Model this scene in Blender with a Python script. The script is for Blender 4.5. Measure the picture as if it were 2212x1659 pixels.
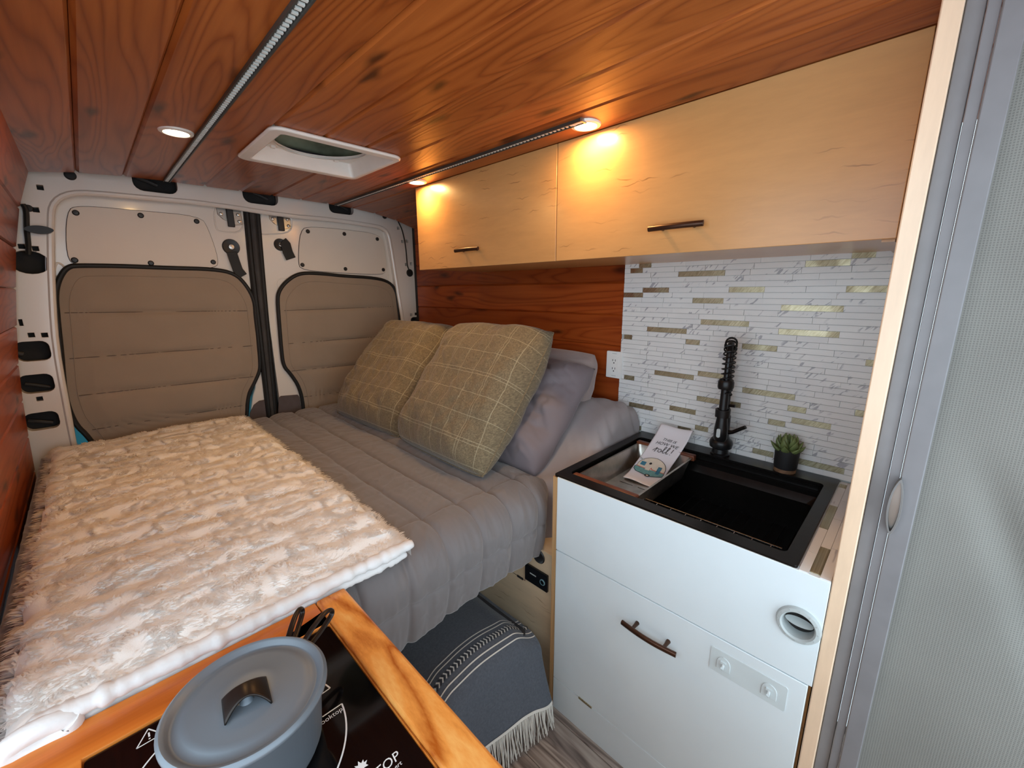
import bpy, bmesh, math, random
import numpy as np
from mathutils import Vector, Matrix
from mathutils.geometry import tessellate_polygon, delaunay_2d_cdt
random.seed(7); rng = np.random.default_rng(7)
PI = math.pi
for o in list(bpy.data.objects): bpy.data.objects.remove(o)
scene = bpy.context.scene
C = scene.collection

# ------------------------------------------------------------------ camera
H = 1.405                                   # lens height above the van floor
F_PX, YAW, PITCH, ROLL = 897.395, 0.790121, 0.220693, 0.004738
def cam_axes():
    cy, sy, cp, sp = math.cos(YAW), math.sin(YAW), math.cos(PITCH), math.sin(PITCH)
    f = np.array([sy*cp, cy*cp, -sp]); r = np.array([cy, -sy, 0.0]); d = np.cross(f, r)
    c, s = math.cos(ROLL), math.sin(ROLL)
    return c*r+s*d, -s*r+c*d, f
RT, DN, FW = cam_axes()
cam = bpy.data.cameras.new('camera'); camo = bpy.data.objects.new('camera', cam); C.objects.link(camo)
cam.sensor_width = 36; cam.lens = F_PX/2212*36; cam.clip_start = .01
camo.matrix_world = Matrix(((RT[0], -DN[0], -FW[0], 0), (RT[1], -DN[1], -FW[1], 0), (RT[2], -DN[2], -FW[2], H), (0, 0, 0, 1)))
scene.camera = camo
def at(x, y, ax, val):                      # measured image point -> point on a plane of the van
    d = RT*(x-1106)+DN*(y-829.5)+FW*F_PX
    o = np.array([0, 0, H]); return o+d*(val-o[ax])/d[ax]

# ------------------------------------------------------------------ world, exposure
w = bpy.data.worlds.new('sky'); scene.world = w; w.use_nodes = True
bg = w.node_tree.nodes['Background']; bg.inputs[0].default_value = (.74, .89, 1.0, 1); bg.inputs[1].default_value = 2.8
vs = scene.view_settings; vs.view_transform = 'Standard'; vs.look = 'None'; vs.gamma = 1; vs.exposure = 0.18; vs.use_curve_mapping = False
LAMP_W = 1.9

# ------------------------------------------------------------------ materials
def lin(r, g, b):
    f = lambda v: (v/255/12.92) if v/255 <= .04045 else ((v/255+.055)/1.055)**2.4
    return (f(r), f(g), f(b), 1)
class NT:
    def __init__(s, name):
        s.m = bpy.data.materials.new(name); s.m.use_nodes = True; s.t = s.m.node_tree; s.n = s.t.nodes
        s.b = s.n['Principled BSDF']
    def new(s, typ, **kw):
        n = s.n.new(typ)
        for k, v in kw.items():
            if k.startswith('i_'):
                key = k[2:]; key = int(key) if key.isdigit() else key
                s.set(n, key, v)
            else: setattr(n, k, v)
        return n
    def set(s, n, key, v):
        if hasattr(v, 'is_output'): s.t.links.new(v, n.inputs[key])
        else: n.inputs[key].default_value = v
    def math(s, op, a, b=0.0, c=None):
        n = s.n.new('ShaderNodeMath'); n.operation = op; s.set(n, 0, a); s.set(n, 1, b)
        if c is not None: s.set(n, 2, c)
        return n.outputs[0]
    def vec(s, op, a, b):
        n = s.n.new('ShaderNodeVectorMath'); n.operation = op; s.set(n, 0, a); s.set(n, 1, b); return n.outputs[0]
    def coord(s, kind='Object', scale=(1, 1, 1), rand=0.0):
        tc = s.n.new('ShaderNodeTexCoord').outputs[kind]
        v = s.vec('MULTIPLY', tc, scale)
        if rand:
            oi = s.n.new('ShaderNodeObjectInfo').outputs['Random']
            cb = s.new('ShaderNodeCombineXYZ', i_0=s.math('MULTIPLY', oi, rand), i_1=s.math('MULTIPLY', oi, rand*1.7), i_2=s.math('MULTIPLY', oi, rand*.6))
            v = s.vec('ADD', v, cb.outputs[0])
        return v
    def noise(s, v, scale=5, detail=3, rough=.5, dist=0.0):
        return s.new('ShaderNodeTexNoise', i_Vector=v, i_Scale=scale, i_Detail=detail, i_Roughness=rough, i_Distortion=dist).outputs[0]
    def ramp(s, fac, stops):
        n = s.n.new('ShaderNodeValToRGB'); s.set(n, 0, fac); e = n.color_ramp.elements
        while len(e) < len(stops): e.new(.5)
        for k, (p, c) in enumerate(stops):
            e[k].position = p; e[k].color = c if len(c) == 4 else (*c, 1)
        return n.outputs[0]
    def mix(s, fac, a, b, blend='MIX'):
        n = s.n.new('ShaderNodeMix'); n.data_type = 'RGBA'; n.blend_type = blend
        s.set(n, 0, fac); s.set(n, 6, a); s.set(n, 7, b); return n.outputs[2]
    def bump(s, h, strength=.3, dist=.01):
        n = s.new('ShaderNodeBump', i_Height=h, i_Strength=strength, i_Distance=dist); s.set(s.b, 'Normal', n.outputs[0])
    def out(s, col, rough=.5, metal=0.0, **kw):
        s.set(s.b, 'Base Color', col); s.set(s.b, 'Roughness', rough); s.set(s.b, 'Metallic', metal)
        for k, v in kw.items(): s.set(s.b, k.replace('_', ' '), v)
        return s.m
def plain(name, col, rough=.5, metal=0.0, var=.06, scale=18, bump=.0, bscale=200, **kw):
    t = NT(name); v = t.coord()
    n = t.noise(v, scale, 3)
    dark = tuple(c*(1-var*2) for c in col[:3])+(1,); lite = tuple(min(1, c*(1+var)) for c in col[:3])+(1,)
    c = t.ramp(n, [(.3, dark), (.7, lite)])
    if bump: t.bump(t.noise(v, bscale, 2), bump, .002)
    return t.out(c, rough, metal, **kw)
def pine(name, light, mid, dark, rough=.32, axis='Y', rand=40, rings=11, knots=True, across=7.0, along=.55, coat=.15, contrast=1.0, sharp=1.6):
    t = NT(name)
    sc = {'Y': (across, along, across), 'X': (along, across, across), 'Z': (across, across, along)}[axis]
    v = t.coord(scale=sc, rand=rand)
    n1 = t.noise(v, 1.0, 2, .45, .35)
    ring = t.math('PINGPONG', t.math('MULTIPLY', n1, rings*2), 1.0)
    ring = t.math('POWER', ring, sharp)
    fsc = tuple(x*14 if x > 1 else x*3 for x in sc)
    vf = t.coord(scale=fsc, rand=rand)
    fib = t.noise(vf, 1.0, 3, .6)
    big = t.noise(v, .45, 2)
    fac = t.math('ADD', t.math('MULTIPLY', ring, .55*contrast), t.math('ADD', t.math('MULTIPLY', fib, .5), t.math('MULTIPLY', big, .45)))
    fac = t.math('SUBTRACT', fac, .3)
    col = t.ramp(fac, [(.05, light), (.45, mid), (.95, dark)])
    if knots:
        ksc = {'Y': (7, 2.4, 7), 'X': (2.4, 7, 7), 'Z': (7, 7, 2.4)}[axis]
        kv = t.coord(scale=ksc, rand=rand*1.31)
        kv = t.vec('ADD', kv, t.vec('MULTIPLY', t.new('ShaderNodeTexNoise', i_Vector=kv, i_Scale=3.0).outputs['Color'], (.25, .25, .25)))
        vo = t.new('ShaderNodeTexVoronoi', voronoi_dimensions='2D', i_Vector=kv, i_Scale=.9).outputs['Distance']
        kf = t.ramp(vo, [(.03, (1, 1, 1, 1)), (.12, (0, 0, 0, 1))])
        kd = tuple(c*.35 for c in dark[:3])+(1,)
        col = t.mix(t.math('MULTIPLY', kf, .8), col, kd)
    t.bump(t.math('ADD', fib, ring), .12, .002)
    if rand:
        oi = t.n.new('ShaderNodeObjectInfo').outputs['Random']
        col = t.mix(1.0, col, t.ramp(oi, [(0.0, (.78, .76, .74)), (.5, (1, 1, 1)), (1.0, (1.14, 1.16, 1.2))]), 'MULTIPLY')
    return t.out(col, rough, 0.0, Coat_Weight=coat, Coat_Roughness=.25, Specular_IOR_Level=.32)
def wood_fleck(name, base, dark, axis='Y', rough=.3):
    t = NT(name)
    sc = (9, 1.6, 9) if axis == 'Y' else (9, 9, 1.6)
    v = t.coord(scale=sc, rand=11)
    n = t.noise(v, .9, 4, .55, .8); n2 = t.noise(t.coord(scale=tuple(s*9 for s in sc)), 1.0, 3, .6)
    fac = t.math('ADD', t.math('MULTIPLY', n, .7), t.math('MULTIPLY', n2, .3))
    lite = tuple(min(1, c*1.12) for c in base[:3])+(1,); mid = tuple(c*.86 for c in base[:3])+(1,)
    col = t.ramp(fac, [(.3, lite), (.5, base), (.72, mid)])
    sp_ = t.new('ShaderNodeSeparateXYZ', i_0=t.vec('ADD', t.coord(), t.vec('MULTIPLY', t.new('ShaderNodeTexNoise', i_Vector=t.coord(), i_Scale=22.0).outputs['Color'], (.03, .03, .03))))
    fl = t.new('ShaderNodeCombineXYZ', i_0=t.math('MULTIPLY', sp_.outputs[1], 9.0 if axis == 'Y' else 75.0), i_1=t.math('MULTIPLY', sp_.outputs[2], 150.0 if axis == 'Y' else 11.0)).outputs[0]
    vo = t.new('ShaderNodeTexVoronoi', voronoi_dimensions='2D', i_Vector=fl, i_Scale=.36).outputs['Distance']
    ff = t.ramp(vo, [(.03, (1, 1, 1, 1)), (.11, (0, 0, 0, 1))])
    gate = t.ramp(t.noise(v, .8, 2), [(.47, (0, 0, 0, 1)), (.58, (1, 1, 1, 1))])
    col = t.mix(t.math('MULTIPLY', t.math('MULTIPLY', ff, gate), .62 if axis == 'Y' else .0), col, dark)
    t.bump(n2, .05, .001)
    return t.out(col, rough, 0.0, Coat_Weight=.25, Coat_Roughness=.2)
def fabric(name, col, rough=.85, var=.12, weave=900, bump=.25, sheen=.3, scale=9):
    t = NT(name); v = t.coord()
    n = t.noise(v, scale, 3); f = t.noise(v, weave, 2)
    d = tuple(c*(1-var) for c in col[:3])+(1,); l = tuple(min(1, c*(1+var)) for c in col[:3])+(1,)
    c = t.ramp(t.math('ADD', t.math('MULTIPLY', n, .6), t.math('MULTIPLY', f, .4)), [(.3, d), (.7, l)])
    t.bump(f, bump, .0015)
    return t.out(c, rough, 0.0, Sheen_Weight=sheen, Sheen_Roughness=.5)

MT = {}
MT['ceil'] = pine('stained_pine_ceiling', lin(166, 90, 38), lin(136, 65, 23), lin(80, 34, 11), rings=20, rough=.34, across=6, along=.75, coat=.08, contrast=.62, sharp=2.4)
MT['wallwood'] = pine('stained_pine_wall', lin(166, 78, 28), lin(138, 56, 16), lin(84, 29, 8), rings=18, rough=.4, across=6, along=.8, coat=.08, contrast=.6, sharp=2.4)
MT['rail'] = pine('amber_pine_rail', lin(244, 182, 104), lin(232, 152, 72), lin(176, 90, 28), rings=3.0, rough=.25, across=15, along=4.2, knots=False, contrast=1.35, rand=0, sharp=1.2)
MT['strip'] = pine('amber_pine_counter', lin(226, 140, 62), lin(206, 112, 42), lin(158, 72, 22), rings=5, rough=.25, axis='X', across=7, along=.8, rand=0)
MT['birch'] = wood_fleck('birch_plywood', lin(202, 150, 94), lin(110, 64, 30))
MT['birchpale'] = wood_fleck('raw_birch_plywood', lin(214, 190, 158), lin(150, 110, 72))
MT['birchz'] = wood_fleck('birch_plywood_upright', lin(234, 204, 174), lin(190, 146, 104), 'Z')
MT['white'] = plain('white_painted_panel', lin(228, 238, 242), .38, var=.015, scale=6)
MT['vanwhite'] = plain('white_car_paint', lin(226, 220, 212), .22, var=.015, scale=4, Coat_Weight=.6, Coat_Roughness=.08)
MT['cover'] = plain('white_cover_board', lin(222, 212, 200), .5, var=.015, scale=5)
MT['black'] = plain('black_plastic', lin(26, 26, 28), .45, var=.1)
MT['blackmatte'] = plain('matte_black_metal', lin(24, 24, 26), .35, metal=.3, var=.1)
MT['void'] = plain('dark_cavity', lin(30, 28, 27), .8, var=.3, scale=14)  # near-black: painted shade inside holes, also soil and hatch seams
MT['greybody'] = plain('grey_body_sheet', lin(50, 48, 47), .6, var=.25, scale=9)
MT['sinkblack'] = plain('black_nano_steel', lin(34, 32, 31), .3, metal=.7, var=.1, scale=40)
MT['steel'] = plain('brushed_steel', lin(188, 182, 174), .32, metal=1.0, var=.12, scale=30)
MT['chrome'] = plain('chrome', lin(220, 220, 220), .12, metal=1.0, var=.02)
MT['bronze'] = plain('oil_rubbed_bronze', lin(84, 60, 48), .35, metal=.8, var=.2)
MT['darkbronze'] = plain('dark_bronze', lin(52, 44, 40), .35, metal=.6, var=.2)
MT['walnut'] = pine('walnut_handle', lin(128, 72, 46), lin(104, 56, 36), lin(66, 32, 20), rings=4, rough=.45, axis='Y', across=30, along=5, knots=False, rand=0)
MT['walnutx'] = MT['walnut']
MT['pot'] = plain('anodised_grey_aluminium', lin(116, 124, 132), .42, metal=.3, var=.03, scale=8)
MT['glassblack'] = plain('black_ceramic_glass', lin(8, 8, 10), .06, var=.1)
MT['print'] = plain('white_print', lin(225, 225, 225), .5, var=.02)
MT['rubber'] = plain('black_rubber_seal', lin(20, 20, 20), .6, var=.2, bump=.3, bscale=400)
MT['sealgrey'] = plain('dark_grey_seal', lin(58, 56, 56), .7, var=.15, bump=.4, bscale=500)
MT['shade'] = fabric('taupe_shade_fabric', lin(150, 133, 116), .8, .06, 700, .12, .15)
MT['shadeline'] = fabric('taupe_thread', lin(92, 76, 64), .9, .06, 700, .1, .1)
MT['trimgrey'] = plain('charcoal_felt', lin(92, 82, 82), .9, var=.1)
MT['comforter'] = fabric('grey_microfibre', lin(112, 105, 104), .66, .05, 1200, .06, .35)
MT['sheet'] = fabric('grey_sheet', lin(158, 150, 150), .7, .05, 1200, .05, .2)
MT['pillowcase'] = fabric('mauve_grey_pillowcase', lin(124, 113, 117), .7, .05, 1200, .06, .2)
MT['pillowpale'] = fabric('pale_grey_velour', lin(158, 142, 138), .85, .07, 600, .2, .5)
MT['fluff'] = fabric('white_sherpa', lin(247, 244, 240), .9, .04, 500, .3, .4)
MT['hem'] = fabric('white_satin_hem', lin(228, 224, 222), .75, .03, 75, .9, .2)
MT['throw'] = fabric('charcoal_woven_cotton', lin(76, 80, 88), .9, .25, 500, .5, .1, scale=160)
MT['cream'] = fabric('cream_cotton', lin(206, 200, 190), .9, .08, 700, .3, .1)
MT['dark'] = plain('dark_fabric_box', lin(46, 44, 46), .9, var=.2)
MT['vinylwhite'] = plain('white_moulded_plastic', lin(232, 226, 218), .35, var=.02)
MT['greyplastic'] = plain('light_grey_plastic', lin(184, 191, 191), .4, var=.02)
MT['outlet'] = plain('white_outlet_plastic', lin(240, 240, 238), .3, var=.01)
MT['alu'] = plain('grey_powder_coat', lin(126, 124, 126), .45, metal=.0, var=.04)
MT['nickel'] = plain('satin_nickel', lin(170, 168, 164), .32, metal=.8, var=.05)
MT['pullmetal'] = plain('dark_satin_metal', lin(128, 127, 126), .45, metal=.4, var=.05)
MT['leaf'] = plain('succulent_green', lin(112, 128, 76), .5, var=.25, scale=30)
MT['potblack'] = plain('matte_black_ceramic', lin(26, 27, 30), .6, var=.1)
MT['cork'] = plain('brown_wood_base', lin(128, 96, 70), .6, var=.2, scale=80)
MT['towel'] = fabric('white_tea_towel', lin(236, 234, 240), .85, .02, 900, .12, .1)
MT['ink'] = plain('black_ink', lin(46, 46, 48), .8, var=.1)
MT['teal'] = plain('teal_print', lin(118, 168, 166), .8, var=.1, scale=90)
MT['creamprint'] = plain('cream_print', lin(232, 222, 204), .8, var=.04, scale=60)
MT['blueprint'] = plain('blue_print', lin(66, 132, 158), .8, var=.2, scale=90)
MT['redprint'] = plain('red_print', lin(214, 110, 96), .8, var=.1)
MT['led'] = plain('led_silicone', lin(210, 210, 204), .4, var=.02)
MT['strip_dark'] = plain('led_channel', lin(70, 68, 64), .4, metal=.3, var=.1)
MT['clear'] = plain('clear_adhesive_film', lin(214, 224, 226), .12, var=.02, Coat_Weight=.6)
MT['smoke'] = plain('smoked_dome', lin(132, 136, 114), .25, var=.3, scale=9)
MT['display'] = plain('black_display', lin(18, 19, 24), .25, var=.1)
MT['cyanlamp'] = plain('pale_blue_print', lin(110, 150, 160), .5, var=.1)
MT['plyedge'] = None
def _ply_edge():
    t = NT('plywood_edge'); v = t.coord(scale=(1, 420, 1))
    wv = t.math('PINGPONG', t.new('ShaderNodeSeparateXYZ', i_0=v).outputs[1], 1.0)
    col = t.ramp(wv, [(.3, lin(222, 184, 132)), (.6, lin(166, 118, 72))])
    return t.out(col, .6)
MT['plyedge'] = _ply_edge()
def _marble():
    t = NT('white_marble_tile'); v = t.coord(rand=9)
    rt = t.new('ShaderNodeVectorRotate', rotation_type='X_AXIS', i_Vector=v, i_Angle=math.radians(48)).outputs[0]
    n = t.noise(t.vec('MULTIPLY', rt, (6, 20, 95)), 1.0, 2, .5, .5)
    gate = t.noise(v, 11, 2)
    f = t.ramp(n, [(.58, (0, 0, 0, 1)), (.62, (1, 1, 1, 1))]); g = t.ramp(gate, [(.52, (0, 0, 0, 1)), (.57, (1, 1, 1, 1))])
    base = t.ramp(t.noise(v, 6, 2), [(.3, lin(226, 226, 226)), (.7, lin(236, 236, 234))])
    col = t.mix(t.math('MULTIPLY', t.math('MULTIPLY', f, g), .8), base, lin(158, 158, 166))
    return t.out(col, .28)
MT['marble'] = _marble()
def _gold():
    t = NT('brushed_champagne_metal'); v = t.coord(rand=9)
    d = t.new('ShaderNodeMapping', i_Vector=t.new('ShaderNodeVectorRotate', rotation_type='X_AXIS', i_Vector=v, i_Angle=math.radians(55)).outputs[0]); d.inputs['Scale'].default_value = (1, 40, 400)
    n = t.noise(d.outputs[0], 1.0, 3); n2 = t.noise(v, 22, 1)
    col = t.ramp(n, [(.25, lin(150, 138, 108)), (.75, lin(206, 196, 168))])
    t.bump(n, .25, .001)
    return t.out(col, t.ramp(n2, [(.35, (.38,)*3), (.7, (.6,)*3)]), 1.0)
MT['gold'] = _gold()
def _floor():
    t = NT('grey_brown_vinyl_plank'); v = t.coord(scale=(11, .9, 11), rand=25)
    n = t.noise(v, 1.0, 3, .5, .9); ring = t.math('PINGPONG', t.math('MULTIPLY', n, 14), 1.0)
    fib = t.noise(t.coord(scale=(120, 3, 120), rand=25), 1.0, 3)
    fac = t.math('ADD', t.math('MULTIPLY', ring, .5), t.math('MULTIPLY', fib, .5))
    col = t.ramp(fac, [(.2, lin(172, 158, 146)), (.5, lin(142, 126, 116)), (.85, lin(84, 70, 64))])
    t.bump(fac, .15, .002)
    return t.out(col, .4)
MT['floor'] = _floor()
def _plaid():
    t = NT('khaki_windowpane_weave'); uv = t.coord('UV')
    sep = t.new('ShaderNodeSeparateXYZ', i_0=uv)
    def lines(c, n, offs, wd):
        f = None
        for o in offs:
            p = t.math('ABSOLUTE', t.math('SUBTRACT', t.math('FRACT', t.math('ADD', t.math('MULTIPLY', c, n), o)), .5))
            l = t.math('LESS_THAN', p, wd)
            f = l if f is None else t.math('MAXIMUM', f, l)
        return f
    fu = lines(sep.outputs[0], 2.5, (0, .045, .36, .68), .0045); fv = lines(sep.outputs[1], 2.5, (.1, .145, .44, .77), .0045)
    ln = t.math('MAXIMUM', fu, fv)
    v = t.coord(scale=(60, 240, 240)); n = t.noise(v, 1.0, 3, .7)
    base = t.ramp(n, [(.3, lin(90, 78, 58)), (.55, lin(120, 104, 78)), (.75, lin(148, 131, 100))])
    col = t.mix(t.math('MULTIPLY', ln, .55), base, lin(182, 170, 138))
    t.bump(t.math('ADD', n, ln), .3, .0015)
    return t.out(col, .9, 0.0, Sheen_Weight=.2)
MT['plaid'] = _plaid()
def _mesh_screen():
    t = NT('grey_insect_mesh'); v = t.coord(scale=(1, 560, 560))
    sep = t.new('ShaderNodeSeparateXYZ', i_0=v)
    a = t.math('PINGPONG', sep.outputs[1], 1.0); b = t.math('PINGPONG', sep.outputs[2], 1.0)
    h = t.math('MAXIMUM', a, b)
    n = t.noise(t.coord(), 5, 2)
    fac = t.math('ADD', t.math('MULTIPLY', h, .6), t.math('MULTIPLY', n, .4))
    col = t.ramp(fac, [(.3, lin(116, 114, 108)), (.9, lin(154, 151, 144))])
    t.bump(h, .35, .001)
    m = t.out(col, .7)
    tr = t.new('ShaderNodeBsdfTranslucent'); t.set(tr, 0, lin(70, 72, 71))
    mx = t.new('ShaderNodeMixShader', i_0=.22); t.t.links.new(t.b.outputs[0], mx.inputs[1]); t.t.links.new(tr.outputs[0], mx.inputs[2])
    t.t.links.new(mx.outputs[0], t.n['Material Output'].inputs[0])
    return m
MT['mesh'] = _mesh_screen()
def _tint():
    t = NT('tinted_window_glass'); m = t.out((.10, .22, .24, 1), .1)
    tr = t.new('ShaderNodeBsdfTranslucent'); t.set(tr, 0, (.10, .22, .24, 1))
    mx = t.new('ShaderNodeMixShader', i_0=.8); t.t.links.new(t.b.outputs[0], mx.inputs[1]); t.t.links.new(tr.outputs[0], mx.inputs[2])
    t.t.links.new(mx.outputs[0], t.n['Material Output'].inputs[0]); return m
MT['tint'] = _tint()
def _pile():
    t = NT('white_sherpa_pile'); c = t.ramp(t.noise(t.coord(), 40, 2), [(.3, lin(248, 244, 240)), (.7, lin(252, 250, 248))]); m = t.out(c, .8)
    tr = t.new('ShaderNodeBsdfTranslucent'); t.set(tr, 0, lin(251, 248, 245))
    mx = t.new('ShaderNodeMixShader', i_0=.5); t.t.links.new(t.b.outputs[0], mx.inputs[1]); t.t.links.new(tr.outputs[0], mx.inputs[2])
    t.t.links.new(mx.outputs[0], t.n['Material Output'].inputs[0]); return m
MT['pilemat'] = _pile()
def _lens():
    t = NT('warm_lamp_lens'); t.out((1, .9, .75, 1), .4)
    t.b.inputs['Emission Color'].default_value = (1, .80, .52, 1); t.b.inputs['Emission Strength'].default_value = 14
    return t.m
MT['lens'] = _lens()

# ------------------------------------------------------------------ mesh helpers
def inside(p, poly):
    r = False
    for (x0, y0), (x1, y1) in zip(poly, poly[1:]+poly[:1]):
        if (y0 > p[1]) != (y1 > p[1]) and p[0] < (x1-x0)*(p[1]-y0)/(y1-y0)+x0: r = not r
    return r
def cdt_fill(loops, flat):
    edges = []; k = 0
    for l in loops:
        m = len(l); edges += [(k+i, k+(i+1) % m) for i in range(m)]; k += m
    vo, eo, fo, ov, oe, of = delaunay_2d_cdt([Vector((p[0], p[1])) for p in flat], edges, [], 0, 1e-7)
    loops = [[tuple(p[:2]) for p in l] for l in loops]; tris = []
    for f in fo:
        if any(not ov[i] for i in f): continue
        c = (sum(vo[i].x for i in f)/3, sum(vo[i].y for i in f)/3)
        if inside(c, loops[0]) and not any(inside(c, h) for h in loops[1:]): tris.append(tuple(ov[i][0] for i in f))
    return tris
class MB:
    def __init__(s): s.v = []; s.f = []; s.uv = None
    def add(s, vs, fs):
        b = len(s.v); s.v += [tuple(map(float, p)) for p in vs]; s.f += [tuple(b+i for i in f) for f in fs]; return s
    def box(s, x0, x1, y0, y1, z0, z1):
        return s.add([(x0, y0, z0), (x1, y0, z0), (x1, y1, z0), (x0, y1, z0), (x0, y0, z1), (x1, y0, z1), (x1, y1, z1), (x0, y1, z1)],
                     [(0, 3, 2, 1), (4, 5, 6, 7), (0, 1, 5, 4), (1, 2, 6, 5), (2, 3, 7, 6), (3, 0, 4, 7)])
    def prism(s, poly, a, b, holes=(), to=None):
        """polygon (u,v) with holes, extruded from a to b along w; to(u,v,w)->xyz"""
        to = to or (lambda u, v, w: (u, v, w))
        loops = [list(poly)]+[list(h) for h in holes]
        flat = [p for l in loops for p in l]; n = len(flat)
        if holes: tris = cdt_fill(loops, flat)
        else: tris = tessellate_polygon([[Vector((p[0], p[1], 0)) for p in l] for l in loops])
        fs = []
        for t in tris:
            (ax, ay), (bx, by), (cx, cy) = (flat[i][:2] for i in t)
            cr = (bx-ax)*(cy-ay)-(by-ay)*(cx-ax)
            if abs(cr) < 1e-14: continue
            t = tuple(t) if cr > 0 else tuple(reversed(t))
            fs.append(tuple(reversed(t))); fs.append(tuple(i+n for i in t))
        k = 0
        for l in loops:
            m = len(l)
            for i in range(m):
                j = (i+1) % m; fs.append((k+i, k+j, k+j+n, k+i+n))
            k += m
        return s.add([to(p[0], p[1], a) for p in flat]+[to(p[0], p[1], b) for p in flat], fs)
    def lathe(s, prof, c=(0, 0, 0), n=32, axis='Z', cap=False):
        vs = []; fs = []; m = len(prof)
        for i in range(n):
            a = 2*PI*i/n
            for r, h in prof:
                p = (r*math.cos(a), r*math.sin(a), h)
                if axis == 'X': p = (h, p[0], p[1])
                if axis == 'Y': p = (p[0], h, p[1])
                vs.append((c[0]+p[0], c[1]+p[1], c[2]+p[2]))
        for i in range(n):
            j = (i+1) % n
            for k in range(m-1): fs.append((i*m+k, j*m+k, j*m+k+1, i*m+k+1))
        return s.add(vs, fs)
    def tube(s, pts, r, n=8, caps=True, closed=False, flat=1.0, up=(0, 0, 1)):
        P = [np.array(p, float) for p in pts]; m = len(P); R = r if hasattr(r, '__len__') else [r]*m
        vs = []; fs = []; prev = None
        for i in range(m):
            if closed: t = P[(i+1) % m]-P[i-1]
            else: t = P[min(i+1, m-1)]-P[max(i-1, 0)]
            t = t/(np.linalg.norm(t)+1e-12)
            u = np.array(up, float) if prev is None else prev
            a = u-t*(u@t)
            if np.linalg.norm(a) < 1e-4: a = np.array([1, 0, 0])-t*t[0]
            if np.linalg.norm(a) < 1e-4: a = np.array([0, 1, 0])-t*t[1]
            a /= np.linalg.norm(a); prev = a; b = np.cross(t, a)
            for k in range(n):
                g = 2*PI*k/n; vs.append(P[i]+R[i]*(math.cos(g)*a*flat+math.sin(g)*b))
        for i in range(m if closed else m-1):
            i2 = (i+1) % m
            for k in range(n):
                k2 = (k+1) % n; fs.append((i*n+k, i*n+k2, i2*n+k2, i2*n+k))
        if caps and not closed: fs.append(tuple(reversed(range(n)))); fs.append(tuple((m-1)*n+k for k in range(n)))
        return s.add(vs, fs)
    def grid(s, nu, nv, func, uv=False):
        us = np.linspace(0, 1, nu); vv = np.linspace(0, 1, nv)
        U, V = np.meshgrid(us, vv, indexing='ij'); P = func(U, V)
        vs = np.stack(P, -1).reshape(-1, 3)
        idx = np.arange(nu*nv).reshape(nu, nv)
        q = np.stack([idx[:-1, :-1], idx[1:, :-1], idx[1:, 1:], idx[:-1, 1:]], -1).reshape(-1, 4)
        if uv: s.uv = (s.uv or [])+list(zip(U.ravel(), V.ravel()))
        return s.add(vs.tolist(), q.tolist())
    def mesh(s, name, smooth=True, ang=35, merge=0, flip=False):
        me = bpy.data.meshes.new(name); me.from_pydata(s.v, [], s.f)
        if s.uv:
            ul = me.uv_layers.new(name='UVMap'); li = np.zeros(len(me.loops), np.int32); me.loops.foreach_get('vertex_index', li)
            ul.data.foreach_set('uv', np.array(s.uv, np.float32)[li].ravel())
        bm = bmesh.new(); bm.from_mesh(me)
        if merge: bmesh.ops.remove_doubles(bm, verts=bm.verts, dist=merge)
        bmesh.ops.recalc_face_normals(bm, faces=bm.faces)
        if flip: bmesh.ops.reverse_faces(bm, faces=bm.faces)
        if smooth:
            for f in bm.faces: f.smooth = True
            for e in bm.edges:
                if len(e.link_faces) == 2 and e.calc_face_angle(0) > math.radians(ang): e.smooth = False
        bm.to_mesh(me); bm.free(); return me
def link(name, me, mat, parent=None, bevel=0, seg=2, ploc=None):
    o = bpy.data.objects.new(name, me); C.objects.link(o)
    if mat is not None and not me.materials: me.materials.append(MT[mat] if isinstance(mat, str) else mat)
    if parent is not None:
        o.parent = parent; o.matrix_parent_inverse = Matrix.Translation(-parent.location)
    if bevel:
        m = o.modifiers.new('bevel', 'BEVEL'); m.width = bevel; m.segments = seg; m.limit_method = 'ANGLE'; m.angle_limit = math.radians(40)
    return o
def part(name, mb, mat, parent, bevel=0, smooth=True, ang=35, merge=0, seg=2):
    return link(name, mb.mesh(name, smooth, ang, merge), mat, parent, bevel, seg)
def tag(o, label, cat, group=None):
    o['label'] = label; o['category'] = cat
    if group: o['group'] = group
    return o
def thing(name, label, cat, loc, group=None):
    o = bpy.data.objects.new(name, None); C.objects.link(o); o.location = loc; o.empty_display_size = .05
    return tag(o, label, cat, group)
def struct(name, mb, mat, label, bevel=0, smooth=True):
    o = link(name, mb.mesh(name, smooth), mat, None, bevel); o['kind'] = 'structure'; o['label'] = label; return o
def rrect(x0, x1, y0, y1, r, n=5):
    pts = []
    for cx, cy, a0 in ((x1-r, y1-r, 0), (x0+r, y1-r, PI/2), (x0+r, y0+r, PI), (x1-r, y0+r, 1.5*PI)):
        for i in range(n+1):
            a = a0+PI/2*i/n; pts.append((cx+r*math.cos(a), cy+r*math.sin(a)))
    return pts
def circ(cx, cy, r, n=24, ry=None): return [(cx+r*math.cos(2*PI*i/n), cy+(ry or r)*math.sin(2*PI*i/n)) for i in range(n)]
def smooth_loop(pts, it=2):
    P = [np.array(p, float) for p in pts]
    for _ in range(it):
        Q = []
        for i in range(len(P)):
            a, b = P[i], P[(i+1) % len(P)]; Q += [a*.75+b*.25, a*.25+b*.75]
        P = Q
    return [tuple(p) for p in P]
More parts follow.
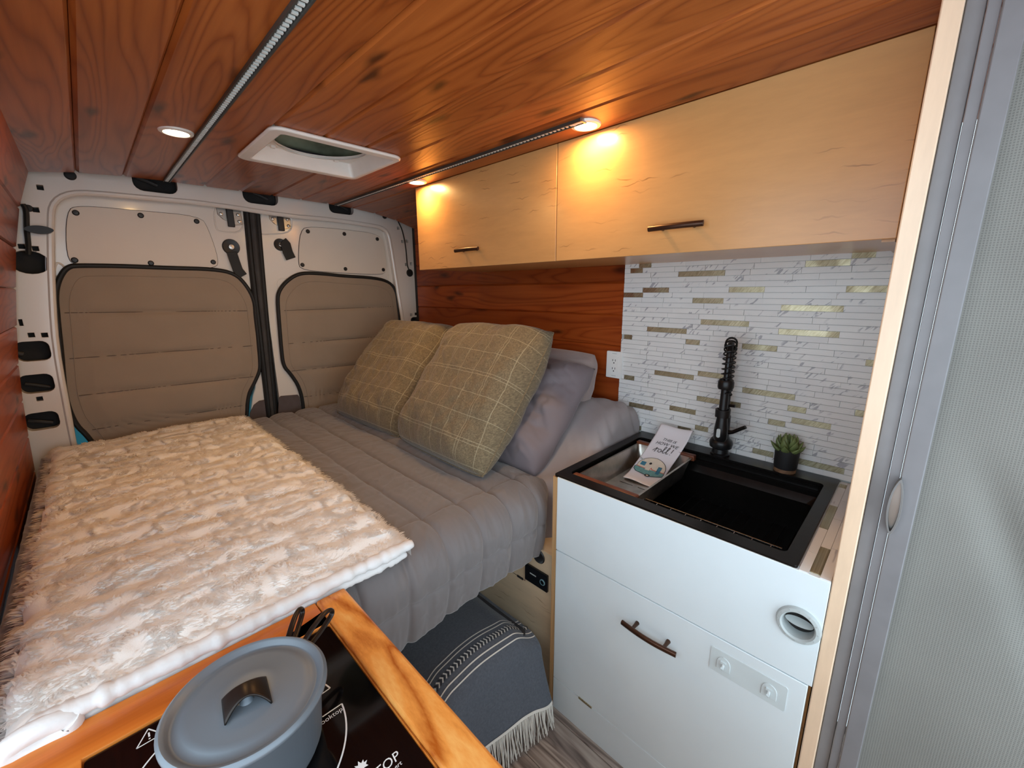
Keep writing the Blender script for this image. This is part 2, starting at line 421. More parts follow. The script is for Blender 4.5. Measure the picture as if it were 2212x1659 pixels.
def vnoise(X, Y, seed=0, oct=3, gain=.5):
    """smooth value noise on arrays"""
    X = np.asarray(X, float); Y = np.asarray(Y, float); out = np.zeros(np.broadcast(X, Y).shape); amp = 1.0; tot = 0
    r = np.random.default_rng(seed); T = r.random((64, 64))
    for k in range(oct):
        x = X*2**k+k*7.3; y = Y*2**k+k*3.1
        xi = np.floor(x).astype(int); yi = np.floor(y).astype(int); fx = x-xi; fy = y-yi
        fx = fx*fx*fx*(fx*(fx*6-15)+10); fy = fy*fy*fy*(fy*(fy*6-15)+10)
        g = lambda a, b: T[a % 64, b % 64]
        out += amp*((g(xi, yi)*(1-fx)+g(xi+1, yi)*fx)*(1-fy)+(g(xi, yi+1)*(1-fx)+g(xi+1, yi+1)*fx)*fy); tot += amp; amp *= gain
    return out/tot
def sstep(a, b, x):
    t = np.clip((x-a)/(b-a), 0, 1); return t*t*(3-2*t)
def text_mesh(body, size, align='CENTER', shear=0.0, extrude=0.0):
    cu = bpy.data.curves.new('t', 'FONT'); cu.body = body; cu.size = size; cu.align_x = align; cu.shear = shear; cu.resolution_u = 3
    o = bpy.data.objects.new('t', cu); C.objects.link(o); bpy.context.view_layer.update()
    me = bpy.data.meshes.new_from_object(o.evaluated_get(bpy.context.evaluated_depsgraph_get()))
    vs = [tuple(v.co) for v in me.vertices]; fs = [tuple(p.vertices) for p in me.polygons]
    bpy.data.objects.remove(o); bpy.data.curves.remove(cu); bpy.data.meshes.remove(me)
    return vs, fs
def map_text(mb, body, size, fn, **kw):
    vs, fs = text_mesh(body, size, **kw); mb.add([fn(p[0], p[1]) for p in vs], fs); return mb
def ribbon(mb, pts, wd, fn):
    """2-D stroke of given width mapped through fn(u,v)"""
    P = [np.array(p, float) for p in pts]; L = []
    for i in range(len(P)):
        t = P[min(i+1, len(P)-1)]-P[max(i-1, 0)]; t /= np.linalg.norm(t)+1e-9; n = np.array([-t[1], t[0]])*wd/2
        L += [fn(*(P[i]+n)), fn(*(P[i]-n))]
    return mb.add(L, [(2*i, 2*i+1, 2*i+3, 2*i+2) for i in range(len(P)-1)])
def bez(pts, n=10):
    """Catmull-Rom through points"""
    P = [np.array(p, float) for p in pts]; P = [2*P[0]-P[1]]+P+[2*P[-1]-P[-2]]; out = []
    for i in range(1, len(P)-2):
        a, b, c, d = P[i-1:i+3]
        for k in range(n):
            t = k/n; out.append(.5*((2*b)+(c-a)*t+(2*a-5*b+4*c-d)*t*t+(-a+3*b-3*c+d)*t**3))
    out.append(P[-2]); return out

# ================================================================== SETTING
XR = 1.477; YB = 2.29; YF = -.45           # right wall, end of the lining boards, front end
ZC = 1.847; YL = .78
def zceil(x): return 1.849-.036*abs((x-.63)/.7)**4

# floor
fl = struct('floor', MB().box(-.30, 1.55, -.8, 2.5, -.03, -.006), 'dark', 'grey-brown wood-look vinyl plank floor')
def board_mesh(wd, ln, th=.012, ch=.005, name='board'):
    h = wd/2; pr = [(-h, 0), (-h, th-ch), (-h+ch, th), (h-ch, th), (h, th-ch), (h, 0)]
    return MB().prism(pr, -ln/2, ln/2, to=lambda u, v, w: (u, w, v)).mesh(name, False)
for i in range(12):
    for y0, y1 in (((-.8, .95), (.953, 2.5)) if i % 2 else ((-.8, .4), (.403, 2.5))):
        o = link('plank', board_mesh(.1515, y1-y0, .006, .001, 'plank'), 'floor', fl); o.location = (-.25+.153*i, (y0+y1)/2, -.006)

# ceiling
ce = struct('ceiling', MB().prism([(-.3, YF), (1.6, YF), (1.6, 2.5), (-.3, 2.5)], 1.868, 1.90, holes=[[(.449, 1.362), (.831, 1.362), (.831, 1.683), (.449, 1.683)]]), 'dark', 'varnished tongue-and-groove pine ceiling')
bc = board_mesh(.1296, YB-YF, ch=.007); bm1 = board_mesh(.1296, 1.36-YF, ch=.007); bm2 = board_mesh(.1296, YB-1.685, ch=.007)
for k in range(-1, 11):
    x = .055+.13*k+.065
    sl = (zceil(x+.065)-zceil(x-.065))/.13
    segs = [(bc, (YF+YB)/2)] if k not in (3, 4, 5) else [(bm1, (YF+1.36)/2), (bm2, (1.685+YB)/2)]
    for me, yy in segs:
        o = link('board', me, 'ceil', ce); o.location = (x, yy, zceil(x)+.012); o.rotation_euler = (0, PI-math.atan(sl), 0)

# left wall: bowed row of boards
wl = struct('wall_left', MB().prism([(-.10, 1.95), (-.14, 1.70), (-.19, 1.4), (-.235, 1.0), (-.255, .5), (-.255, 0), (-.30, 0), (-.30, 1.95)], YL, 2.5, to=lambda u, v, w: (u, w, v)), 'dark', 'bowed pine-clad van wall beside the bed')
pf = [(-.060, 1.826), (-.105, 1.693), (-.136, 1.558), (-.160, 1.421), (-.181, 1.289), (-.200, 1.155), (-.213, 1.02), (-.222, .888), (-.229, .755), (-.235, .622)]
for a, b in zip(pf[:-1], pf[1:]):
    wd = math.hypot(a[0]-b[0], a[1]-b[1]); o = link('board', board_mesh(wd-.0015, YB-YL), 'wallwood', wl)
    ang = math.atan2(a[0]-b[0], a[1]-b[1])
    mx, mz = (a[0]+b[0])/2, (a[1]+b[1])/2
    nx, nz = math.cos(ang), -math.sin(ang)
    # local x -> down the wall, local z -> into the room
    R = Matrix(((-math.sin(ang), 0, nx), (0, 1, 0), (-math.cos(ang), 0, nz))).to_4x4()
    o.matrix_basis = Matrix.Translation((mx-.012*nx, (YL+YB)/2, mz-.012*nz)) @ R

# right wall: boards behind the bed, marble strip tiles behind the sink
wr = struct('wall_right', MB().box(XR+.012, 1.60, .02, 2.5, 0, 1.95), 'dark', 'pine-clad van wall with a marble strip tile splashback')
YT = .848
brd = board_mesh(.1255, YB-YT)
for k in range(-3, 5):
    zc = 1.372+.127*k*.985
    o = link('board', brd, 'wallwood', wr); o.rotation_euler = (0, -PI/2, 0); o.location = (XR+.012, (YT+YB)/2, zc)
TX = 1.472                                 # tile face
Z6 = lambda x, y: (1300+x*.3376, 500+y*.3376)
gold_px = [(238, 316, 232, 232), (183, 262, 262, 262), (490, 787, 280, 272), (262, 430, 367, 367), (135, 262, 420, 420), (580, 778, 452, 452), (815, 1042, 364, 362), (1303, 1590, 216, 209), (1603, 1758, 135, 132), (1567, 1860, 354, 352), (1147, 1547, 492, 495), (632, 940, 592, 604), (290, 542, 626, 638), (1130, 1520, 648, 663), (142, 192, 687, 689), (538, 628, 694, 698), (895, 1120, 750, 766), (1687, 1760, 847, 850), (338, 588, 901, 930), (614, 780, 913, 930), (142, 207, 941, 946), (900, 1238, 1006, 1047), (608, 890, 1068, 1106), (175, 328, 1102, 1128), (433, 600, 1132, 1158), (1188, 1306, 1133, 1150), (1618, 1695, 1168, 1182), (1062, 1172, 1226, 1244), (1212, 1463, 1227, 1265), (210, 254, 1238, 1248), (486, 568, 1258, 1274), (595, 680, 1258, 1276), (965, 1100, 1394, 1418), (1255, 1553, 1462, 1526)]
ROWS = 36; RH = (1.503-.862)/ROWS
gold_rows = {}
for x0, x1, y0, y1 in gold_px:
    a = at(*Z6(x0, y0), 0, TX); b = at(*Z6(x1, y1), 0, TX); r = int((.5*(a[2]+b[2])-.862)/RH)
    gold_rows.setdefault(max(0, min(ROWS-1, r)), []).append((b[1], a[1]))
cache = {}
def tile_obj(parent, ln, gold, orient):
    key = (round(ln*500)/500, orient)
    if key not in cache:
        l = key[0]/2-.0004; h = RH/2-.0005
        cache[key] = [None, None, l, h]
    e = cache[key]
    if e[gold] is None:
        l, h = e[2], e[3]
        b = MB().prism([(-l, -h), (l, -h), (l, h), (-l, h)], 0, .003, to=(lambda u, v, w: (-w-(.0006 if not gold else 0), u, v)) if orient == 'wall' else (lambda u, v, w: (u, v, w)))
        me = b.mesh('tile', False); me.materials.append(MT['gold' if gold else 'marble']); e[gold] = me
    return link('tile', e[gold], None, parent)
tiles = []
for r in range(ROWS):
    gs = sorted((max(g[0], .055), min(g[1], YT)) for g in gold_rows.get(r, []))
    cuts = []; y = .054
    def fill(a, b):
        L = b-a
        if L < .012: return
        n = max(1, round(L/random.uniform(.095, .15))); ws = [random.uniform(.6, 1.4) for _ in range(n)]; sw = sum(ws); p = a
        for q in ws: cuts.append((p, p+L*q/sw, 0)); p += L*q/sw
    for g0, g1 in gs:
        g0 = max(g0, y); g1 = max(g1, g0+.012)
        fill(y, g0); cuts.append((g0, g1, 1)); y = g1
    fill(y, YT)
    for a, b, g in cuts: tiles.append((a, b, g, .862+RH*(r+.5)))
for a, b, g, z in tiles:
    o = tile_obj(wr, b-a, g, 'wall'); o.location = (TX+.003, (a+b)/2, z)
back = link('tile_backing', MB().box(TX+.003, XR+.014, .05, YT, .82, 1.52).mesh('tile_backing'), 'greyplastic', wr)
print('tiles', len(tiles))

# ------------------------------------------------------------------ rear of the van
YW, YD = 2.335, 2.385                      # face of the pillars / of the door skins
z1 = lambda x, y: (x*.3858, 340+y*.3858)
z2 = lambda x, y: (440+x*.3617, 340+y*.3617)
def pl(pts, zf, Y): return [tuple(at(*zf(*p), 1, Y)[[0, 2]]) for p in pts]
toY = lambda u, v, w: (u, w, v)
opening = pl([(385, 1600), (350, 1300), (308, 1050), (292, 850), (282, 600), (280, 340), (288, 270), (330, 222), (400, 197), (500, 195), (800, 222), (1180, 257)], z1, YW) \
    + pl([(500, 347), (760, 368), (1000, 403), (1060, 415), (1100, 443), (1117, 500), (1152, 730), (1197, 1000), (1228, 1300), (1240, 1500)], z2, YW)
opening = opening[:1]+opening[1:]
opening[0] = (opening[0][0], .50); opening.append((opening[-1][0], .50))
holes = [opening]
def hrect(zf, x0, x1, y0, y1, r=.012):
    a = at(*zf(x0, y1), 1, YW); b = at(*zf(x1, y0), 1, YW); r = min(r, (b[0]-a[0])*.45, (b[2]-a[2])*.45)
    return rrect(a[0], b[0], a[2], b[2], r, 4)
for q in ((750, 975, 60, 180), (1365, 1545, 140, 250)): holes.append(hrect(z1, *q, r=.03))
holes.append(hrect(z2, 752, 890, 245, 328, r=.025))
for q in ((100, 268, 1025, 1148), (122, 290, 1207, 1330), (150, 320, 1415, 1540)): holes.append(hrect(z1, *q, r=.022))
holes.append(hrect(z2, 1242, 1330, 950, 1060, r=.02))
c = at(*z1(165, 587), 1, YW); holes.append(circ(c[0], c[2], .050, 20, .041))
for zf, L in ((z1, ((224, 168), (200, 293), (120, 498), (198, 510), (175, 995), (250, 995), (222, 1352))), (z2, ((1188, 503), (1215, 500), (1210, 640), (1240, 636), (1240, 940), (1268, 935), (1163, 422)))):
    for p in L:
        c = at(*zf(*p), 1, YW); holes.append([(c[0]-.0085, c[2]-.0085), (c[0]+.0085, c[2]-.0085), (c[0]+.0085, c[2]+.0085), (c[0]-.0085, c[2]+.0085)])
c = at(*z1(116, 925), 1, YW); holes.append([(c[0]-.005, c[2]-.012), (c[0]+.005, c[2]-.012), (c[0]+.005, c[2]+.012), (c[0]-.005, c[2]+.012)])
outer = [(-.33, .45), (1.64, .45), (1.64, 2.0), (-.33, 2.0)]
wb = struct('wall_rear', MB().prism(outer, YW, YW+.035, holes, toY), 'vanwhite', 'bare white metal rear door frame of the van with cut-outs', bevel=.006)
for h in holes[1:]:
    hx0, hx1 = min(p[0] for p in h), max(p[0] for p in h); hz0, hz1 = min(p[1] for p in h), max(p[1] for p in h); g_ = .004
    part('recess_shade_plate', MB().box(hx0-g_, hx1+g_, YW+.030+.0145*(hx1-hx0 > .03), YW+.032+.0145*(hx1-hx0 > .03), hz0-g_, hz1+g_), 'void', wb)  # dark plate behind each hole, painting in the shade of its depth
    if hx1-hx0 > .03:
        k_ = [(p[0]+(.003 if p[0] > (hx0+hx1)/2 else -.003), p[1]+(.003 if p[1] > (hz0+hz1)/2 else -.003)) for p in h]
        part('recess_shade_wall', MB().prism(k_, YW+.034, YW+.0455, [h], toY), 'void', wb)  # dark side walls continue the painted shade of the hole
lip = smooth_loop(opening, 1)
part('opening_lip', MB().tube([(p[0], YW+.007, p[1]) for p in lip], .0115, 10, closed=True), 'vanwhite', wb)
# sheet behind pillars and header, cavity shade painted into its dark grey
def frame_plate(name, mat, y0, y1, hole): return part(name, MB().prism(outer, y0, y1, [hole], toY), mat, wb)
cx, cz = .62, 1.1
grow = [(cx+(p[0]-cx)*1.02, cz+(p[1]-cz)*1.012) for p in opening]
frame_plate('cavity_shade_plate', 'greybody', YW+.085, YW+.09, grow)
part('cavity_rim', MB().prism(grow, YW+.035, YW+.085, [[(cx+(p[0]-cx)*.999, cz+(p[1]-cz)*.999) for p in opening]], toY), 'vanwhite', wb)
for zf, L in ((z1, ((60, 1085, .030), (215, 1270, .022), (230, 1470, .026), (820, 140, .03))), (z2, ((330, 235, .025), (815, 300, .02)))):
    for x, y, r in L:
        c = at(*zf(x, y), 1, YW+.06); mb = MB().tube([(c[0]-.03, YW+.038, c[2]+.01), (c[0], YW+.034, c[2]), (c[0]+.03, YW+.038, c[2]-.012)], r*.28, 10)
        part('wiring_loom', mb, 'greybody', wb)
for zf, p, r in ((z1, (393, 100), .017), (z2, (1080, 352), .014), (z2, (1230, 690), .023), (z1, (160, 285), .012)):
    c = at(*zf(*p), 1, YW); part('plug', MB().lathe([(0, -.008), (r*.8, -.007), (r, -.002), (r, .004)], (c[0], YW, c[2]), 20, 'Y'), 'rubber', wb)
# cables on the pillars and the black clip-on paddle
def cable(pts, zf, r, Y, name, label):
    P = bez([at(*zf(*p), 1, Y) for p in pts], 6)
    return tag(link(name, MB().tube(P, r, 8).mesh(name), 'rubber'), label, 'cable')
cable([(128, 262), (146, 300), (150, 400), (158, 480), (160, 545)], z1, .0075, YW-.010, 'door_cable', 'thick black cable running down the white pillar beside the left wall')
cable([(1146, 345), (1165, 390), (1185, 435), (1200, 500), (1210, 570), (1216, 640), (1226, 672)], z2, .0035, YW-.006, 'door_cable', 'thin black cable running down the white pillar by the wall cabinet')
c = at(*z1(215, 405), 1, YW-.02); d = at(*z1(155, 415), 1, YW-.016)
pd = [(-.050, -.004), (-.03, .014), (.01, .019), (.035, .013), (.052, .002), (.03, -.016), (-.01, -.019)]
tag(link('clip_paddle', MB().prism(smooth_loop([(c[0]+p[0]*.8, c[2]+p[1]*.8) for p in pd]), YW-.026, YW-.016, toY and (), toY).mesh('clip_paddle'), 'black', None, .002), 'black leaf-shaped rubber flap on the pillar cable beside the left wall', 'flap')

# doors
XS = .628
def door(n, zf, xl, xr, label, win, cover, bolts, mirror):
    hole = smooth_loop(pl(win, zf, YD), 1)
    e = struct(f'door_{n}', MB().prism([(xl, .46), (xr, .46), (xr, 1.845), (xl, 1.845)], YD, YD+.03, [hole], toY), 'vanwhite', label, bevel=.004)
    part('glass', MB().prism([(cx_+(p[0]-cx_)*1.03, cz_+(p[1]-cz_)*1.03) for p in hole for cx_, cz_ in [((xl+xr)/2, 1.1)]], YD+.031, YD+.035, (), toY), 'tint', e)
    cv = smooth_loop(pl(cover, zf, YD), 2)
    o = part('cover_panel', MB().prism(cv, YD-.007, YD+.002, (), toY), 'cover', e, .003)
    part('panel_gap_line', MB().tube([(p[0], YD-.0015, p[1]) for p in cv], .0022, 6, closed=True), 'trimgrey', o)  # grey tube painting in the dark shadow gap round the cover panel
    for p in bolts:
        c = at(*zf(*p), 1, YD-.008); part('screw_cap', MB().lathe([(0, -.005), (.007, -.0045), (.0105, -.001), (.0105, .002)], (c[0], YD-.008, c[2]), 14, 'Y'), 'black', o)
    return e
winL = [(430, 670), (1270, 690), (1370, 800), (1400, 1100), (1400, 1225), (1436, 1262), (1410, 1360), (1392, 1600), (480, 1640), (400, 1585), (386, 1490), (395, 1000), (360, 780)]
d1 = door(1, z1, -.12, XS-.021, 'white van rear door beside the left wall', winL,
          [(372, 300), (440, 270), (760, 298), (1120, 330), (1165, 400), (1222, 570), (1210, 622), (1000, 615), (430, 608), (372, 560)], [(424, 310), (788, 325), (1101, 358), (418, 575), (845, 592), (1194, 586)], 1)
winR = [(480, 880), (560, 760), (1060, 775), (1110, 900), (1140, 1300), (1140, 1560), (600, 1570), (578, 1380), (535, 1316), (500, 1290), (490, 1150)]
d2 = door(2, z2, XS+.021, 1.46, 'white van rear door beside the pillows', winR,
          [(575, 430), (640, 415), (840, 432), (1060, 460), (1082, 560), (1092, 690), (1030, 700), (840, 690), (580, 674), (563, 620)], [(622, 442), (840, 457), (1037, 488), (590, 642), (847, 666), (1073, 671)], -1)
# embossed frames of the doors (raised steel ribs)
def emboss(e, zf, pts, r=.006, closed=True):
    P = [(p[0], YD+.001, p[1]) for p in (smooth_loop(pl(pts, zf, YD), 2) if closed else pl(pts, zf, YD))]
    part('pressed_rib', MB().tube(P, r, 8, closed=closed, flat=1), 'vanwhite', e)
emboss(d1, z1, [(1195, 260), (1350, 275), (1368, 420), (1240, 420), (1205, 400)], .004)
emboss(d2, z2, [(395, 320), (525, 335), (530, 450), (380, 460), (325, 460), (340, 330)], .004)
emboss(d1, z1, [(300, 680), (310, 590), (345, 595), (380, 640)], .004)
emboss(d2, z2, [(1085, 715), (1110, 690), (1115, 745)], .003)
emboss(d2, z2, [(435, 790), (435, 725), (505, 722), (470, 760)], .003)
# latches, pull straps
for e, zf, p, s in ((d1, z1, (1285, 325), .3858), (d2, z2, (455, 375), .3617)):
    c = at(*zf(*p), 1, YD)
    pp = [(-.050, .034), (.048, .034), (.048, -.036), (.02, -.042), (-.03, -.02), (-.048, .0)]
    o = part('latch_plate', MB().prism([(c[0]+a, c[2]+b) for a, b in pp], YD-.004, YD+.001, (), toY), 'nickel', e, .002)
    part('latch_bar', MB().tube([(c[0]-.055, YD-.012, c[2]+.04), (c[0]+.055, YD-.012, c[2]+.04)], .009, 10), 'nickel', o)
    part('latch_tongue', MB().box(c[0]-.014, c[0]+.014, YD-.016, YD-.004, c[2]-.052, c[2]+.036), 'black', o, .003)
    for a, b in ((-.034, .002), (.034, .006), (.036, -.024)):
        part('bolt', MB().lathe([(0, -.008), (.006, -.007), (.008, -.002), (.008, .002)], (c[0]+a, YD-.004, c[2]+b), 10, 'Y'), 'steel', o)
def strap(e, zf, p, path, rr, wd):
    c = at(*zf(*p), 1, YD)
    o = part('pull_rosette', MB().lathe([(0, -.006), (rr*.35, -.007), (rr*.9, -.010), (rr, -.004), (rr, .002)], (c[0], YD, c[2]), 28, 'Y'), 'black', e)
    part('rosette_screw', MB().lathe([(0, -.014), (rr*.3, -.013), (rr*.36, -.007)], (c[0], YD, c[2]), 16, 'Y'), 'steel', o)
    P = [np.array(at(*zf(*q), 1, YD-.014)) for q in path]; mb = MB()
    L = []; 
    for i, q in enumerate(P):
        t = P[min(i+1, len(P)-1)]-P[max(i-1, 0)]; t /= np.linalg.norm(t); n = np.array([t[2], 0, -t[0]])*wd
        for dy in (-.003, .003): L += [q+n+[0, dy, 0], q-n+[0, dy, 0]]
    fs = []
    for i in range(len(P)-1):
        a = 4*i; b = a+4; fs += [(a, a+1, b+1, b), (a+2, b+2, b+3, a+3), (a, b, b+2, a+2), (a+1, a+3, b+3, b+1)]
    fs += [(0, 2, 3, 1), (4*len(P)-4, 4*len(P)-3, 4*len(P)-1, 4*len(P)-2)]
    part('pull_strap', mb.add(L, fs), 'rubber', o, .001)
strap(d1, z1, (1293, 502), [(1297, 530), (1312, 575), (1332, 630), (1360, 665)], .036, .021)
strap(d2, z2, (457, 522), [(470, 500), (490, 520), (502, 565), (522, 606)], .030, .024)
# weather seals
def seal(e, pts, zf, r, mat, Y, flat=1.0, name='weather_seal'): part(name, MB().tube(bez([at(*zf(*p), 1, Y) for p in pts], 6), r, 10, flat=flat), mat, e)
seal(d1, [(1378, 292), (1412, 640), (1455, 1000), (1513, 1500)], z1, .014, 'rubber', YD-.004)
seal(d2, [(1440, 300), (1468, 640), (1500, 1000), (1545, 1500)], z1, .012, 'rubber', YD-.004)
seal(d1, [(1408, 292), (1440, 640), (1478, 1000), (1528, 1500)], z1, .016, 'sealgrey', YD-.001)
seal(d2, [(1075, 420), (1100, 450), (1112, 520), (1130, 640), (1152, 800), (1185, 1000), (1200, 1150)], z2, .012, 'rubber', YD-.006)
seal(d1, [(284, 300), (284, 600), (294, 850), (310, 1050), (355, 1300), (390, 1600)], z1, .006, 'rubber', YD-.004)
part('gap_light_block', MB().box(XS-.10, XS+.10, YD+.036, YD+.044, .46, 1.84), 'rubber', d1)  # black plate added to stop sky light leaking between the doors
# charcoal felt at the foot of the doors
part('kick_felt', MB().prism(pl([(1385, 1520), (1398, 1430), (1420, 1385), (1450, 1362), (1492, 1354), (1508, 1520)], z1, YD), YD-.006, YD+.002, (), toY), 'trimgrey', d1, .003)
part('kick_felt', MB().prism(pl([(440, 1600), (447, 1435), (460, 1424), (560, 1416), (570, 1430), (600, 1600)], z2, YD), YD-.006, YD+.002, (), toY), 'trimgrey', d2, .003)

# quilted shades in the door windows
def shade(zf, pts, seams, inset, label):
    out = smooth_loop(pl(pts, zf, YD), 2); A = np.array(out); lo, hi = A.min(0), A.max(0); c = (lo+hi)/2
    e = thing('window_shade', label, 'window shade', (c[0], YD-.01, lo[1]), 'quilted window shades')
    # radial-grid cloth, puffed between the stitched seams
    sy = sorted(seams); n = len(out); K = 80; vs = []; fs = []
    def puff(x, z, k):
        d = min([abs(z-(s[0]+s[1]*(x-c[0]))) for s in sy]+[1])
        return .013*(1-math.exp(-(d/.010)))*min(1, k*4)+.004*vnoise(x*9, z*7, 5, 2)
    for k in range(K+1):
        f = 1-k/K
        for p in out:
            x = c[0]+(p[0]-c[0])*f; z = c[1]+(p[1]-c[1])*f
            vs.append((x, YD-.010-puff(x, z, k/K), z))
    for k in range(K):
        for i in range(n): j = (i+1) % n; fs.append((k*n+i, k*n+j, k*n+n+j, k*n+n+i))
    cl = part('quilted_cloth', MB().add(vs, fs), 'shade', e, ang=80)
    part('binding', MB().tube([(p[0], YD-.010, p[1]) for p in out], .0095, 10, closed=True), 'rubber', e)
    st = [(c[0]+(p[0]-c[0])*.90, c[1]+(p[1]-c[1])*.91) for p in out]
    st2 = [(c[0]+(p[0]-c[0])*.97, c[1]+(p[1]-c[1])*.97) for p in out]
    part('stitched_border', MB().tube([(p[0], YD-.0105-.004*vnoise(p[0]*9, p[1]*7, 5, 2)-.0055, p[1]) for p in st], .0012, 6, closed=True), 'shade', cl)
    for z0, sl in sy:
        xs = np.linspace(lo[0]+.035, hi[0]-.035, 40); mb = MB()
        P = [(x, YD-.0132-.004*float(vnoise(x*9, z0+sl*(x-c[0]), 5, 2)), z0+sl*(x-c[0])) for x in xs]
        P = [p for p in P if inside((p[0], p[2]), st2)]
        if len(P) > 3: part('stitched_seam', MB().tube(P, .0013, 6), 'shadeline', cl)
    return e
def seam(zf, a, b):
    p = at(*zf(*a), 1, YD-.012); q = at(*zf(*b), 1, YD-.012); sl = (q[2]-p[2])/(q[0]-p[0]); return p, sl
def seams_for(zf, L, pts):
    A = np.array(smooth_loop(pl(pts, zf, YD), 2)); cx = (A[:, 0].min()+A[:, 0].max())/2
    return [(p[2]+sl*(cx-p[0]), sl) for p, sl in (seam(zf, a, b) for a, b in L)]
shL = [(420, 606), (700, 610), (935, 620), (1190, 626), (1310, 650), (1375, 715), (1420, 800), (1428, 900), (1442, 1020), (1452, 1150), (1448, 1200), (1415, 1270), (1388, 1320), (1380, 1400), (1376, 1500), (1372, 1640), (560, 1650), (490, 1555), (430, 1500), (390, 1420), (362, 1320), (350, 1180), (338, 1040), (322, 880), (312, 770), (325, 700), (355, 640), (385, 615)]
shR = [(436, 850), (445, 800), (480, 750), (540, 705), (600, 690), (720, 697), (820, 709), (1020, 720), (1105, 745), (1142, 795), (1152, 870), (1166, 1000), (1172, 1150), (1175, 1400), (1170, 1620), (600, 1640), (592, 1480), (568, 1370), (515, 1290), (472, 1245), (460, 1150), (448, 1000)]
shade(z1, shL, seams_for(z1, [((370, 870), (1420, 858)), ((370, 1128), (1440, 1052)), ((400, 1338), (1430, 1225)), ((480, 1530), (1380, 1385))], shL), .03, 'taupe quilted shade with black binding on the rear door beside the left wall')
shade(z2, shR, seams_for(z2, [((470, 915), (1150, 890)), ((470, 1115), (1160, 1060)), ((480, 1280), (1170, 1210)), ((590, 1430), (1170, 1360))], shR), .03, 'taupe quilted shade with black binding on the rear door behind the cushions')

# ------------------------------------------------------------------ ceiling fittings
def led_strip(x, y0, y1, label):
    z = zceil(x)
    e = thing('led_strip', label, 'led strip', (x, (y0+y1)/2, z-.008), 'led strips on the ceiling')
    part('channel', MB().prism([(x-.011, z+.001), (x-.011, z-.008), (x-.008, z-.008), (x-.007, z-.003), (x+.007, z-.003), (x+.008, z-.008), (x+.011, z-.008), (x+.011, z+.001)], y0, y1, (), toY), 'strip_dark', e)
    part('end_cap', MB().box(x-.011, x+.011, y0-.006, y0, z-.009, z+.001), 'nickel', e)
    mb = MB(); y = y0+.006
    while y < y1-.005:
        mb.box(x-.005, x+.005, y, y+.006, z-.0065, z-.003); y += .0145
    o = part('diodes', mb, 'led', e, smooth=False); o['kind'] = 'stuff'
led_strip(.312, .15, 2.27, 'long led strip crossing the ceiling boards beside the roof vent')
led_strip(1.002, .725, 2.27, 'led strip on the ceiling along the top of the wall cabinet')
def downlight(x, y, label):
    z = zceil(x)
    e = thing('downlight', label, 'ceiling light', (x, y, z), 'warm ceiling downlights')
    part('trim_ring', MB().lathe([(.028, -.002), (.031, -.006), (.040, -.004), (.042, .001), (.028, .002)], (x, y, z), 32), 'vinylwhite', e)
    part('lens', MB().lathe([(0, -.003), (.029, -.003), (.029, .001)], (x, y, z), 32), 'lens', e)
    L = bpy.data.lights.new('downlight_lamp', 'AREA'); L.shape = 'DISK'; L.size = .05; L.energy = LAMP_W; L.color = (1, .60, .22); L.spread = PI
    lo = bpy.data.objects.new('downlight_lamp', L); C.objects.link(lo); lo.location = (x, y, z-.008)
    return e
downlight(.258, 1.579, 'warm recessed downlight beside the long led strip')
downlight(1.036, .739, 'warm recessed downlight over the wider cabinet door')
downlight(1.040, 1.575, 'warm recessed downlight at the rear end of the wall cabinet')
# roof vent
e = thing('roof_vent', 'white square roof vent with a round smoked dome in the pine ceiling', 'roof vent', (.644, 1.55, 1.845))
part('flange', MB().prism(rrect(.430, .838, 1.335, 1.715, .035), 1.838, 1.8485, [rrect(.467, .818, 1.372, 1.68, .012)]), 'vinylwhite', e, .005)
mb = MB(); a = rrect(.467, .818, 1.372, 1.68, .012); b = rrect(.480, .805, 1.378, 1.672, .012); n = len(a)
mb.add([(*p, 1.840) for p in a]+[(*p, 1.886) for p in b], [(i, (i+1) % n, (i+1) % n+n, i+n) for i in range(n)])
part('shaft', mb, 'vinylwhite', e)
vc = (.644, 1.525)
part('shaft_top', MB().prism(rrect(.47, .815, 1.370, 1.68, .01), 1.885, 1.89, [circ(*vc, .146, 40)]), 'vinylwhite', e)
part('screen_ring', MB().lathe([(.145, 1.879), (.151, 1.879), (.153, 1.886), (.145, 1.889)], (*vc, 0), 40), 'vinylwhite', e)
part('dome', MB().lathe([(.20, 1.892), (.175, 1.925), (.11, 1.952), (.0, 1.962)], (*vc, 0), 32), 'smoke', e)
part('fan_hub', MB().lathe([(0, 1.915), (.022, 1.917), (.022, 1.935)], (*vc, 0), 16), 'black', e)
for k in range(5):
    a = 2*PI*k/5
    P = [(vc[0]+r*math.cos(a+s), vc[1]+r*math.sin(a+s), 1.93+dz) for r, s, dz in ((.02, -.3, .004), (.11, -.32, .008), (.115, .25, -.006), (.02, .3, -.002))]
    part('fan_blade', MB().add([(*p[:2], p[2]) for p in P]+[(*p[:2], p[2]+.002) for p in P], [(3, 2, 1, 0), (4, 5, 6, 7), (0, 1, 5, 4), (1, 2, 6, 5), (2, 3, 7, 6), (3, 0, 4, 7)]), 'smoke', e)
for x, y in ((.53, 1.655), (.745, 1.66)):
    part('screen_clip', MB().box(x-.008, x+.008, y-.01, y+.002, 1.877, 1.886), 'vinylwhite', e, .002)

